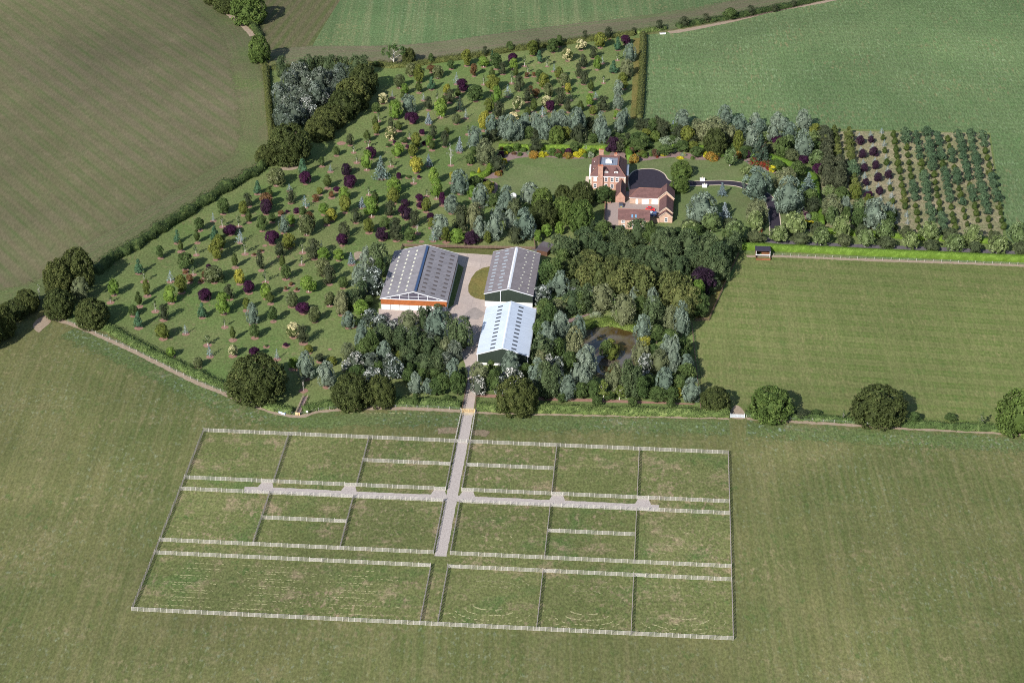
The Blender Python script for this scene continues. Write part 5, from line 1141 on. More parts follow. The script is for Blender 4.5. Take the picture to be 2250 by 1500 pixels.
# ---------------------------------------------------------------- tree survey: sheet origin, scale, bare ring; then kind, foot x, foot y, top y, crown width
SURVEY = [
(800, 80, 7.5, 1.25, 'arboretum trees', """H 770 655 450 150;H 585 850 640 160;M 905 765 475 130;R 1110 600 480 120;H 1215 690 495 150;O 1435 545 400 100;M 1690 490 225 140;L 1970 510 340 150;R 1810 660 470 110;
O 2180 545 290 150;G 2115 400 235 60;C 2105 690 520 85;K 1968 800 640 70;B 1520 795 600 110;P 1625 915 715 160;M 2120 895 640 200;C 905 935 735 95;G 1115 880 670 110;L 670 960 780 110;C 650 1075 890 80;
Y 1358 960 790 90;D 1410 1100 880 130;C 1545 1010 850 80;O 1840 1075 820 190;B 465 1015 885 50;W 310 1110 950 150;O 195 1255 1100 110;C 1310 1190 980 100;K 1205 1075 890 85;D 1060 1220 1000 100;
B 980 1060 935 65;L 1255 1345 1040 175;t 1575 1225 985 150;B 1675 1355 1190 70;V 735 1280 965 205;L 520 1365 1060 190;P 785 1435 1260 185;S 1065 1455 1255 115;H 1520 1445 1285 120;M 2065 1260 1030 140;L 2190 1130 835 145;
D 2215 1350 1080 160;Y 1980 1560 1245 160;K 235 1400 1250 90;C 180 1500 1310 90;D 455 1540 1340 90;C 575 1560 1400 105;O 1105 450 290 70;D 1990 330 170 75"""),
(1100, 60, 7.5, 1.25, 'arboretum trees', """P 195 600 440 140;L 215 700 520 120;K 395 645 455 110;M 525 470 230 160;D 600 430 205 90;O 865 425 205 145;O 965 330 140 90;O 155 400 240 100;G 645 585 385 110;K 765 650 480 120;W 1100 560 360 165;W 1325 380 210 160;
D 1390 230 60 75;D 1780 190 0 110;M 1640 345 100 170;G 1930 380 165 110;P 2055 290 140 125;D 1530 515 325 115;K 1925 550 415 100;B 1675 600 475 60;L 1590 705 480 115;D 1360 670 455 110;D 1290 830 600 110;D 1370 945 730 120;
G 1860 755 560 125;V 2130 570 270 185;E 2075 820 530 190;M 2010 900 750 120;B 880 730 600 55;M 960 850 655 110;H 1050 980 770 150;Y 1110 1090 930 95;O 640 920 710 120;M 715 1010 770 140;H 785 1150 925 155;K 185 930 730 100;
C 245 820 655 85;K 445 760 630 75;R 430 830 750 60;R 550 815 745 60;D 300 1050 810 155;B 120 1150 950 125;D 445 1235 1010 150;R 495 1085 970 90;R 590 1160 1020 100;C 545 1400 1165 105;W 275 1380 1150 130;C 445 1460 1310 90;
W 745 1300 1145 135;P 815 1390 1220 120;D 985 1280 1000 165;K 1160 1210 1030 75;D 1110 1405 1180 95;C 1320 1400 1205 105;L 1470 1295 1100 110;B 1570 1190 1055 90;C 1485 1075 860 95;K 1695 925 790 90;D 1690 1385 1150 180;
V 1935 1360 1100 175;V 1940 1130 870 150;M 2040 1025 890 90;M 1520 1440 1300 100;L 1900 1500 1370 80;B 690 1470 1300 130;D 35 780 590 110;W 220 1560 1415 150"""),
(800, 240, 7.5, 1.25, 'arboretum trees', """M 205 420 235 95;W 445 515 300 165;C 55 540 345 95;K 75 640 480 100;K 745 485 360 85;O 665 565 470 95;P 955 425 335 75;M 865 650 395 135;C 810 700 545 80;M 800 790 590 125;L 555 790 560 150;P 110 820 630 145;
L 45 1005 690 140;T 290 1150 780 240;K 440 945 800 95;O 400 615 565 70;P 505 580 520 45;D 1130 500 275 130;C 1360 430 295 90;D 1330 620 370 115;L 1085 620 440 110;C 1120 680 500 95;P 715 640 590 55;P 990 590 535 60;
K 1100 700 650 85;S 1065 945 740 115;S 1570 715 455 125;X 1430 930 560 150;Y 860 1050 790 190;P 570 1150 1050 75;O 730 1130 1090 70;X 815 1225 1125 70;P 905 1140 1090 45;L 1150 1240 975 135;L 1190 1480 1150 155;Y 1440 1220 1040 60;
K 75 1415 1270 95;C 185 1520 1355 100;L 500 1390 1135 205;M 485 1560 1310 165;K 1035 1435 1310 70;V 1820 680 290 210;E 1990 910 505 260;V 1580 1400 1010 275;O 1745 915 750 110;D 1990 560 430 150;K 1715 420 260 85;D 1830 1230 1110 170;
L 1775 1470 1270 130;V 1925 1610 1245 265"""),
(560, 300, 7.5, 1.3, 'arboretum trees', """O 1345 320 170 95;K 1630 270 130 95;D 1575 150 -40 110;K 1880 190 60 100;K 1680 435 310 75;O 1105 495 345 85;B 1245 585 440 60;G 805 640 375 135;P 835 785 590 155;H 360 810 535 245;U 1515 640 455 135;P 1575 840 650 175;
L 1845 560 240 195;C 1200 855 635 125;M 1070 965 840 85;P 1350 910 830 95;R 1265 1010 905 75;L 1475 1060 835 155;M 1485 1260 985 155;K 1875 970 820 95;C 1985 1120 910 105;S 1765 1175 995 115;L 1925 1325 1000 205;D 1665 1425 1190 140;
D 2225 1320 1070 150;G 45 950 730 105;C 245 1010 835 110;R 200 1160 940 180;U 190 1280 1040 155;B 575 900 780 95;D 595 1100 890 135;B 835 1175 970 135;R 1000 1065 960 95;L 1140 1290 1105 135;Y 1265 1390 1195 145;O 790 1320 1165 105;
C 1190 1460 1290 100;R 915 1545 1260 140;P 695 1265 1185 105;P 535 1255 1210 45;O 290 1415 1270 95;R 430 1300 1220 80;L 600 1460 1295 115"""),
(340, 380, 7.5, 1.3, 'arboretum trees', """G 1690 345 115 120;O 1130 680 425 155;M 1470 700 465 125;D 1545 555 345 120;B 965 795 655 60;K 1115 890 705 115;O 735 950 745 125;G 370 1160 940 95;C 705 1155 930 90;G 1000 1130 865 135;P 1245 1020 870 195;
K 1385 890 705 115;C 1550 820 615 105;O 100 1405 1205 110;C 435 1300 1100 85;K 685 1355 1190 95;M 1065 1250 1010 170;M 1010 1430 1100 180;B 1415 1150 935 155;K 1490 1340 1120 140;D 2075 1380 1140 145;O 1770 960 715 145"""),
(480, 440, 7.5, 1.3, 'arboretum trees', """V 1080 545 260 150;D 740 510 270 150;H 1455 575 250 200;P 890 725 520 175;M 1160 785 560 205;K 1385 870 675 105;D 1580 970 650 205;B 1700 870 660 90;L 1740 1000 785 175;L 1985 990 815 155;P 2040 750 560 155;
D 2075 620 365 145;S 2195 1060 860 115;C 275 1110 870 95;D 705 1160 830 115;C 1060 1130 900 95;K 1375 1065 905 120;H 1735 1240 970 215;D 1830 1390 1080 180;O 1115 1300 1070 125;Y 350 1385 1145 150;K 775 1355 1145 115;
P 505 1530 1340 155;L 790 1620 1370 155;R 1200 1400 1350 60;L 1490 1510 1255 215;O 2055 1445 1270 125;R 1110 1485 1420 40;R 1290 1490 1440 40;R 700 850 810 55;R 590 905 870 50"""),
(200, 480, 7.5, 1.4, 'arboretum trees', """O 1555 850 575 195;G 790 905 670 125;K 880 1045 855 95;B 1310 1045 850 115;K 1685 930 780 95;M 1500 1225 935 155;R 1630 1060 930 95;R 1880 985 870 85;P 1940 830 755 65;H 2035 1055 800 275;R 1815 1050 1000 65;
L 380 1265 1005 150;M 930 1280 1010 95;C 800 1455 1200 100;L 1320 1395 1120 175;P 1880 1360 1170 175;K 320 1390 1270 85;R 1560 900 860 70"""),
(280, 620, 7.5, 1.45, 'arboretum trees', """O 105 550 385 115;K 460 485 285 115;G 185 755 490 125;D 600 625 365 135;M 590 935 690 185;B 960 855 695 85;G 1235 585 345 135;L 1590 525 185 205;D 1685 285 45 135;M 1970 470 265 105;V 2070 695 360 185;
K 1605 745 590 75;C 1740 955 725 90;O 2100 920 700 125;K 1320 1040 870 140;B 1360 1230 1030 115;W 1740 1215 1040 135;P 2095 1260 1085 155;L 720 1230 1070 120;H 1165 1400 1240 130"""),
(540, 600, 7.5, 1.4, 'arboretum trees', """C 410 510 310 125;H 765 550 310 165;P 950 665 495 185;H 1385 540 325 155;H 1140 800 560 165;O 455 800 560 125;E 1580 690 300 195;V 1695 905 640 185;O 1770 880 720 130;N 1700 600 300 160;W 790 1055 835 205;
D 950 1160 870 155;M 1035 1310 1190 115;D 1220 1460 1330 125;M 1420 1510 1380 155;B 515 1420 1245 80;P 660 1205 1150 65;O 340 1215 1180 40"""),
(480, 740, 7.5, 1.5, 'arboretum trees', """V 1450 700 265 255;V 1790 825 410 265;L 1240 530 350 130;X 1400 890 700 70;A 650 985 345 840"""),
(760, 400, 7.5, 1.3, 'arboretum trees', """P 1210 320 205 115;U 980 400 290 130;P 930 540 390 95;U 1000 620 420 135;P 1220 430 340 95;M 1320 495 260 125;P 1590 385 180 90;D 715 560 330 165;M 380 840 610 145;U 595 960 755 165;O 650 780 590 145;
D 810 850 600 180;D 830 970 745 175;O 1055 975 775 145;D 1130 735 475 155;X 1180 850 680 95;P 1400 640 510 95;M 1410 760 590 100;V 1560 930 530 255;B 1440 980 760 125;M 1650 995 745 135;L 1840 1000 775 205;U 2065 1010 820 215;
V 1740 520 215 190;D 1905 800 400 230;S 100 1360 1165 125;E 2110 800 350 200;V 2200 960 570 200"""),
# south-west wood
(740, 660, 5.769, 0, 'trees of the wood beside the farm track', """Q 440 330 115 170;Q 570 400 190 180;Q 730 420 255 120;E 910 400 135 215;N 1095 380 90 100;N 1180 300 80 80;N 1280 200 50 90;V 1270 500 110 215;V 1170 420 220 110;N 1390 260 150 100;N 1465 560 260 135;
N 1590 620 230 175;V 320 500 260 115;V 310 620 360 145;M 450 350 260 60;N 570 590 320 170;N 655 620 350 120;N 740 600 380 110;N 830 650 340 140;N 1000 680 350 130;Q 870 450 335 110;Q 985 440 345 130;N 1095 640 420 100;
N 1160 700 500 130;q 1200 620 420 110;N 1265 640 470 110;E 1380 720 470 130;q 1500 760 520 135;N 1290 760 600 100;O 450 700 400 140;O 370 720 480 150;O 300 720 560 120;E 145 740 530 155;V 600 760 520 155;Q 240 850 660 175;
Q 130 880 760 125;q 420 850 680 140;Q 670 980 690 130;Q 740 1000 740 180;Q 455 1020 850 205;O 270 960 820 150;O 180 950 860 110;O 520 880 770 120;N 860 800 600 120;N 930 830 640 120;N 1110 900 700 160;M 790 720 640 70;
O 930 960 800 110;O 1030 900 790 110;N 1200 900 760 100;N 1290 900 700 110;q 1390 850 660 110;V 1470 1040 740 155;O 910 1060 870 120;V 1000 1190 920 150;V 1155 1190 990 105;O 1260 1200 990 140;O 1360 1190 930 125;
O 1240 1010 870 130;O 1090 1060 870 110;O 1530 1200 920 145;N 1600 980 860 80;A 190 1330 940 430;A 560 1320 970 345;Q 1800 1190 950 160;O 1000 1350 1180 65;O 1405 1290 1200 85"""),
(730, 520, 4.977, 0, 'trees beside the big barn', """V 380 400 115 125;N 510 420 75 145;Q 450 440 235 100;V 300 560 310 145;Q 450 640 345 185;N 330 720 500 110;N 240 790 590 120;O 520 460 240 90;L 320 860 700 140;O 400 760 650 80;N 340 560 400 90"""),
(1000, 640, 4.018, 0, 'trees round the pond', """E 215 860 630 145;O 315 740 610 60;Q 500 860 690 155;Q 400 900 740 110;O 350 900 700 100;A 550 1055 770 315;V 490 760 530 135;V 735 860 590 145;Q 825 760 555 75;Q 905 740 580 95;N 800 930 640 110;N 870 945 650 110;
V 920 930 710 95;V 990 960 740 125;V 1070 860 640 95;V 1135 900 660 125;O 1110 950 810 95;V 1165 740 490 165;O 1210 950 790 100;J 1310 960 780 125;J 1450 955 830 125;E 1400 900 640 155;N 1510 940 610 90;N 1580 940 670 100;
Q 1680 700 550 105;Q 1690 800 700 80;E 1800 720 520 145;O 1650 950 760 100;V 1840 910 670 145;O 1785 960 850 120;O 1975 880 740 110;Y 1975 940 860 55;O 1910 960 850 90;V 2085 980 780 145;N 2090 990 900 80;V 2035 720 560 115;
O 2040 800 650 130;V 1860 600 385 95;V 1930 640 390 95;V 1920 720 480 95;E 1900 380 130 115;V 1995 400 100 135;O 1780 460 300 100;O 1890 480 340 110;O 2020 560 420 100;O 1640 240 50 90;V 1660 470 215 145;Y 1665 500 390 95;
E 1630 640 450 145;E 1060 640 330 135;V 1090 440 220 105;V 930 420 190 145;V 790 520 280 115;V 840 590 310 110;N 770 640 400 130;O 900 600 420 100;E 760 660 510 110;O 750 440 250 100;O 830 330 120 110;O 790 280 80 100;
V 1000 620 540 100;O 1010 700 540 110;O 620 740 640 85;M 1375 560 425 110;O 1330 580 440 90;M 1385 605 500 90;O 1860 860 700 110;O 1750 620 480 100;O 1990 660 520 100;O 1570 800 660 90;O 1360 960 890 80;O 1700 880 740 90;O 945 985 900 60;O 1250 1010 930 70;O 1565 1020 940 60;O 1905 1030 940 60"""),
(1160, 480, 4.6875, 0, 'trees of the dark wood below the house', """N 310 360 180 125;N 400 420 200 135;N 460 400 210 120;O 350 470 320 135;N 580 330 100 150;N 700 380 150 110;O 780 230 40 150;N 650 130 0 100;N 870 300 130 110;N 940 300 90 105;N 980 420 200 120;N 750 420 250 115;
N 830 400 260 120;N 900 440 280 110;N 1020 440 300 120;N 1130 260 20 150;O 1250 280 40 110;N 1330 270 90 120;N 1350 360 130 130;N 1460 300 110 130;N 1400 400 200 120;N 1500 420 220 130;N 1580 360 180 120;N 1660 400 130 150;
N 1740 380 200 110;N 1160 480 300 140;N 1250 520 300 130;N 1330 560 360 150;N 1420 600 420 130;N 1480 480 280 150;N 1690 520 300 175;N 1790 560 330 120;N 1850 500 170 155;N 1960 560 270 175;N 2040 420 250 145;N 2100 360 150 130;
N 1900 620 400 145;N 1990 640 430 125;N 1560 600 400 120;N 1640 560 430 120;O 2050 330 130 110;F 520 600 400 175;F 610 500 320 165;F 690 540 370 140;F 430 640 440 175;F 560 740 500 150;F 650 720 450 175;F 740 760 480 175;
F 830 740 460 165;F 900 720 500 150;F 1010 780 430 195;F 960 840 560 185;F 1100 760 480 175;F 1170 860 500 195;F 1230 840 560 175;F 870 560 380 155;F 1340 760 560 145;F 1420 860 560 175;F 1510 920 560 195;F 1600 900 600 175;
F 1660 980 700 165;F 1440 960 680 165;F 1540 1000 720 165;F 1620 1040 820 140;O 220 700 440 185;O 280 720 430 140;U 1790 780 520 225;N 1880 760 600 125;L 1750 880 640 130;O 1780 960 780 120;O 1780 1020 880 120;
V 330 800 545 145;V 240 760 640 100;Q 150 860 690 145;Q 110 880 760 100;Q 460 800 700 85;N 470 780 620 90;N 590 960 680 145;N 460 980 760 140;O 540 980 760 100;Q 680 750 680 85;E 760 960 680 195;K 875 965 770 95;
E 990 1100 790 205;V 940 820 680 85;V 1030 820 680 85;V 1100 880 700 100;O 1150 1000 820 130;V 1275 980 715 120;N 1280 1110 820 130;N 1350 1100 890 100;E 310 1000 840 155;O 180 980 830 120;O 1900 330 200 130;O 1830 250 160 130;O 1700 200 60 160;O 1640 240 110 130"""),
(1780, 250, 4.687, 0, 'avenue trees along the drive', """a 310 1290 1050 145;a 770 1280 1090 155;a 1215 1310 1110 175;a 1660 1340 1150 175;a 2135 1360 1130 180;a 110 1355 1170 145;a 565 1370 1190 155;a 1030 1395 1220 145;a 1480 1415 1245 155;a 1925 1440 1260 165;
b 340 1365 1245 125;b 785 1385 1270 155;b 1250 1410 1300 145;b 1695 1435 1320 125;b 2160 1455 1320 145;b 70 1260 1120 135;b 520 1280 1140 115;b 980 1290 1155 120;b 1430 1320 1180 145;b 1890 1350 1210 120"""),
(1480, 220, 4.41, 0, 'avenue trees along the drive', """a 790 1270 1080 145;a 1010 1385 1225 145;b 1225 1400 1290 145;b 1395 1310 1190 110;b 795 1380 1270 145;a 1160 1310 1090 195;a 590 1360 1180 175;a 360 1270 1090 155;a 160 1330 1180 150;b 560 1240 1150 135;b 150 1270 1160 135"""),
(1780, 250, 4.687, 0, 'garden trees round the house', """V 640 1185 880 205;V 800 1110 920 115;V 365 1060 860 105;O 500 1180 990 120;a 500 1040 880 130;E 215 1080 840 185;a 215 1150 960 110;O 365 1110 960 80;M 460 880 740 110;
a 190 870 740 120;O 320 880 770 110;O 790 1160 1010 120;M 600 920 830 70;P 610 860 800 50;O 470 1180 1050 90"""),
(1360, 230, 6.72, 0, 'garden trees round the house', """D 300 380 210 130;D 420 400 215 150;O 510 420 220 140;D 590 430 210 130;D 690 440 260 120;M 400 470 360 110;O 330 520 420 140;D 360 380 240 140;D 640 500 340 130;8 340 500 430 70;O 290 690 520 210;
D 540 380 170 90;S 790 420 235 95;D 860 480 330 130;D 930 490 330 90;O 1010 500 340 120;O 800 570 460 130;8 720 560 470 190;8 840 570 480 160;O 930 700 540 160;M 1085 690 545 130;O 690 735 600 190;O 440 640 580 90;7 190 740 640 60;
O 1150 770 630 150;M 350 770 680 110;7 530 760 670 100;1 655 755 720 65;4 470 760 710 50;1 960 755 720 40;4 1085 805 765 50;1 905 795 765 80;6 890 775 725 70;g 540 530 390 130;3 560 785 755 30;E 1140 470 220 160;O 60 690 500 120;D 130 520 420 90"""),
(1480, 220, 4.41, 0, 'garden trees round the house', """V 85 260 95 125;V 490 240 50 125;V 640 330 145 135;V 785 260 130 95;V 830 330 190 115;V 1000 250 120 105;V 1060 300 180 100;V 970 420 225 125;V 1120 400 220 115;V 1250 300 95 135;V 1250 580 290 145;V 750 480 260 135;
E 380 420 180 250;A 405 520 285 200;E 550 420 250 115;t 840 600 340 210;O 1040 560 370 115;b 1145 605 480 115;a 1120 480 340 110;a 890 400 310 95;P 1000 440 350 85;P 1260 620 540 90;P 1400 720 620 95;P 720 560 490 50;
a 1360 430 300 115;a 1380 640 490 135;O 1380 520 410 110;a 700 720 630 100;a 545 640 475 115;S 470 930 800 85;S 495 1150 990 105;T 1300 900 700 155;V 260 1205 900 240;V 800 965 665 235;V 1110 1105 765 250;E 1070 880 660 205;
E 805 1190 970 190;O 1200 760 600 115;O 1000 680 590 120;E 1520 1150 930 160;V 1650 1130 940 90;a 1530 1190 1040 105;O 1320 1040 870 120;D 1350 1100 960 150;a 1500 960 830 110;O 1620 980 850 110;M 1370 320 230 90;n 1440 330 250 75;
n 1460 470 340 95;d 1480 620 460 110;d 1480 760 580 125;d 1490 840 700 115;d 1590 700 560 115;d 1590 860 650 120;O 220 340 190 105;M 130 420 260 110;D 60 400 250 95;O 300 300 220 90;O 75 500 400 105;M 190 510 390 90;O 220 560 470 105;
M 620 500 300 85;O 590 490 420 80;O 700 540 450 100;g 75 740 590 175;g 55 885 730 160;H 420 330 240 110;D 600 420 330 90;O 10 330 240 90;D 180 420 330 90;O 1200 390 300 90;D 930 520 430 100;E 280 400 230 130;E 480 440 300 120"""),
(980, 220, 4.686, 0, 'garden trees round the house', """V 470 400 150 115;V 575 400 170 110;V 650 430 165 155;V 740 420 220 105;V 815 300 140 115;V 915 300 130 85;V 950 360 150 105;V 1015 410 170 125;V 1110 290 110 85;V 1190 300 110 125;V 1340 360 85 155;V 1590 360 130 105;
V 1560 380 200 95;V 1620 440 230 125;V 1840 270 90 90;V 1780 350 140 100;V 1865 420 250 125;V 1385 330 120 100;V 1150 310 130 90;O 860 400 280 85;D 910 410 310 90;g 1140 440 270 135;M 1240 400 280 90;D 1370 440 260 130;D 1480 300 180 90;O 1510 440 350 80;
U 1720 540 390 120;D 1790 540 400 120;O 1750 400 340 95;D 480 420 300 115;D 400 440 350 75;D 920 530 405 130;D 530 730 580 135;O 300 900 790 105;L 265 1020 880 95;V 350 1110 880 155;M 430 960 840 105;V 615 1160 890 155;
V 860 1060 860 165;E 310 1300 1060 145;V 350 1450 1200 145;V 500 1440 1180 155;V 530 1240 1100 130;V 655 1340 1140 115;V 820 1440 1120 175;V 60 1150 980 125;O 480 1100 970 115;b 710 1200 1020 135;D 710 1480 1310 120;g 990 1110 910 185;
A 1000 1290 1040 255;g 1200 1250 1010 210;A 1200 1080 880 165;A 1390 1100 850 245;g 1390 1340 1040 225;O 1620 1060 900 160;b 1490 1360 1200 105;a 1600 1400 1240 115;L 1170 1385 1260 80;L 1035 1405 1280 95;L 945 1465 1340 65;M 425 1480 1360 65;
O 1960 470 340 110;O 2030 480 360 100;D 2020 420 300 100;O 1930 520 430 90;O 280 560 480 70;O 250 640 560 70;O 1330 535 440 95;V 1370 280 100 90;O 1700 470 380 80"""),
(560, 80, 5.0, 0, 'trees of the west copse', """A 1200 620 320 275;A 1080 780 460 335;A 980 890 600 300;A 820 990 770 330;A 720 1120 890 285;A 390 1370 980 405;A 130 1400 1200 210;g 60 285 -5 210;N 310 450 230 95;N 430 420 300 65;N 590 460 210 85;N 670 440 220 65;
N 725 430 220 65;N 850 440 215 95;N 930 420 225 65;N 1005 420 230 65;N 1100 440 215 95;N 1210 440 215 95;q 500 560 290 155;q 380 640 370 145;q 560 620 390 135;q 710 620 360 145;q 830 540 370 105;q 960 560 310 135;q 690 760 490 125;
q 890 620 480 95;q 830 690 570 85;q 290 780 510 125;q 460 760 560 145;q 560 790 620 120;q 380 900 650 145;Q 580 860 670 130;Q 630 930 750 110;q 500 960 800 125;q 300 1000 760 115;q 380 1070 860 135;Q 740 740 600 130;q 620 600 430 125;q 450 1000 740 120;
O 1330 330 275 60;N 520 480 260 80;N 780 440 240 80"""),
(0, 520, 5.77, 0, 'old oaks at the west corner', """A 780 720 300 330;A 990 640 170 350;E 1030 820 520 190;A 760 1000 680 360;A 1170 1120 800 370;A 350 930 680 270;A 200 1010 810 310;A 60 1260 870 270;X 505 790 600 60;A -150 1400 950 330"""),
(1500, 780, 3.0, 0, 'trees along the south boundary hedge', """A 215 355 215 172;g 575 402 215 245;A 1290 432 215 305;g 2205 495 240 250;O 1520 455 375 62;O 1765 435 385 62;K 1965 480 375 66;K 1055 430 360 42;D 790 415 360 90;O 880 400 360 50"""),
(1380, 0, 1.545, 0, 'small trees along the north boundary hedge', """D 108 103 70 22;D 190 92 58 28;D 265 77 48 22;O 345 66 30 36;D 415 52 20 22;D 497 40 18 20;D 560 24 3 16;D 20 112 95 18"""),
(440, 0, 2.922, 0, 'big trees at the north-west boundary', """g 310 145 -40 195;A 180 75 -60 170;A 90 20 -90 120"""),
]
TK1 = [(800, 80, 490, 480, 150, 400, 'Z'), (800, 80, 740, 455, 205, 190, 'A')]
SEEN = []
def put(k, px, py, pt, wp, ring, group, dd=5.0):
    for (a, b) in SEEN:
        if abs(a-px) < dd and abs(b-py) < dd*0.9: return None
    SEEN.append((px, py))
    return tree(k, px, py, pt, wp, ring or None, group)
for ox, oy, s, ring, grp, txt in SURVEY:
    for rec in txt.replace('\n', '').split(';'):
        k, x, y, t, wd_ = rec.split(); x = float(x); y = float(y); t = float(t); wd_ = float(wd_)
        rr = ring*rnd.uniform(0.85, 1.2) if ring else 0
        if k == 'T' and ring: rr *= 1.6
        put(k, ox+x/s, oy+y/s, oy+t/s, wd_/s, rr, grp, 5.0 if ring else 3.6)
for ox, oy, x, y, t, wd_, k in TK1: put(k, ox+x/7.5, oy+y/7.5, oy+t/7.5, wd_/7.5, 0, 'trees along the north boundary hedge')
# nursery rows right of the garden: column foot line (top, bottom), what grows in it
NUR = [((140, 250), (185, 700), 'ddd', 100, 110), ((245, 215), (320, 780), 'nnnndddd', 84, 110), ((390, 235), (460, 790), 'nnnnkknn', 92, 115), ((505, 250), (590, 880), 'BU', 66, 84), ((620, 240), (720, 900), 'BU', 66, 84),
       ((735, 210), (885, 1200), 'BcBcBcBUBc', 66, 90), ((855, 250), (1000, 1140), 'ccccccccncB', 70, 98), ((970, 235), (1120, 1200), 'kccckkcc', 72, 95), ((1085, 255), (1250, 1130), 'kkckkkk', 72, 95), ((1195, 235), (1375, 1230), 'kkkkcccckk', 72, 93),
       ((1305, 265), (1490, 1210), 'kkkckkkkccc', 72, 93), ((1415, 295), (1610, 1165), 'ckkckkcckccc', 67, 90), ((1520, 255), (1725, 1130), 'kkkkkckkcc', 72, 95), ((1640, 245), (1860, 1260), 'kkkkkkkkkcc', 72, 95), ((1765, 275), (1990, 1195), 'kcccnkkkncc', 70, 92)]
for ci, (a, b, seq, wz, hz) in enumerate(NUR):
    n = int((b[1]-a[1])/(70 if ci > 5 else 64))
    for i in range(n+1):
        t = i/n; x = a[0]+(b[0]-a[0])*t; y = a[1]+(b[1]-a[1])*t
        k = seq[int(t*len(seq)*0.999)] if len(set(seq)) > 1 and seq not in ('BU', 'BcBcBcBUBc') else seq[i % len(seq)]
        sc = rnd.uniform(.8, 1.15)*(1.25 if k in 'd' else 1)*(.95 if k == 'U' else 1)*(.8 if k in 'cB' else 1)
        put(k, 1780+(x+rnd.uniform(-4, 4))/4.687, 250+(y+rnd.uniform(-4, 4))/4.687, 250+(y-hz*sc)/4.687, wz*sc/4.687, 0, 'nursery trees in rows', 3.0)
# flower-bed shrubs: kind x foot top width
BEDS = [(980, 220, 4.686, """3 575 505 475 45;4 640 530 480 80;4 730 520 450 75;4 800 530 490 50;6 660 500 450 60;2 905 585 530 80;3 940 580 560 40;1 985 580 535 60;1 1025 570 540 50;4 1095 560 500 80;7 1150 560 510 70;4 1200 550 500 60;
5 1258 560 500 60;6 1330 540 440 95;2 1255 592 545 80;1 1340 580 540 75;1 1395 570 510 60;1 1420 560 520 40;8 1490 590 540 55;4 1435 590 550 50;4 1510 555 500 70;8 1430 510 465 70;5 565 590 530 60;1 620 560 530 30;4 760 570 540 45;
1 600 660 610 50;4 570 640 600 70;1 340 770 705 30;2 540 775 735 60;3 565 745 725 30;4 480 740 700 50;5 405 840 815 45;4 440 900 840 80;3 440 950 910 50;1 485 865 850 25;4 1160 590 550 60;4 1480 560 520 60;
4 380 930 870 90;7 1900 560 500 50;2 1935 640 570 85;7 2010 570 520 60;4 2040 590 540 60;7 700 560 530 40;8 850 560 530 35"""),
(1480, 220, 4.41, """8 10 500 470 50;4 60 560 540 50;8 90 540 515 50;4 180 575 545 40;1 320 545 505 60;1 430 540 500 50;2 365 575 510 95;7 340 520 480 60;2 630 560 500 50;4 470 555 520 40;3 790 620 570 90;3 870 640 600 60;3 920 670 625 60;1 960 690 635 55;
7 900 620 580 70;7 760 600 570 50;6 680 560 480 80;4 1010 660 600 80;2 1250 720 690 45;1 1280 1200 1165 40;1 1315 1190 1170 50;1 1345 1200 1175 30;8 1305 1160 1105 45;6 1310 1240 1190 70;5 1285 1110 1090 40;6 685 1380 1330 80;6 40 1310 1240 90;
4 240 990 0 0;4 1360 1150 1090 90;4 1000 600 560 80;4 20 470 430 70"""),
(1160, 480, 4.6875, """8 700 1005 960 95;4 1100 880 850 60;4 860 890 860 50""")]
for ox, oy, s, txt in BEDS:
    for rec in txt.replace('\n', '').split(';'):
        k, x, y, t, wd_ = rec.split(); x = float(x); y = float(y); t = float(t); wd_ = float(wd_)
        if wd_ <= 0: continue
        put(k, ox+x/s, oy+y/s, oy+t/s, wd_/s, 0, 'garden shrubs in the flower beds', 1.5)

# bare rings under the young trees, and loose bare patches
mb = MB()
for (x, y, r) in RINGS+[(*G(480+765/7.5, 440+750/7.5), 1.0), (*G(760+1250/7.5, 400+985/7.5), 1.1), (*G(560+1425/7.5, 300+115/7.5), 2.0), (*G(540+1385/7.5, 600+1255/7.5), .7)]:
    ph = rnd.uniform(0, 6); n = 16
    mb.poly([(x+r*math.cos(2*math.pi*i/n)*(1+.08*math.sin(3*i+ph)), y+r*math.sin(2*math.pi*i/n)*(1+.08*math.sin(2*i+ph)), .06) for i in range(n)])
tag(mb.build('ground_rings', soil), kind='structure')

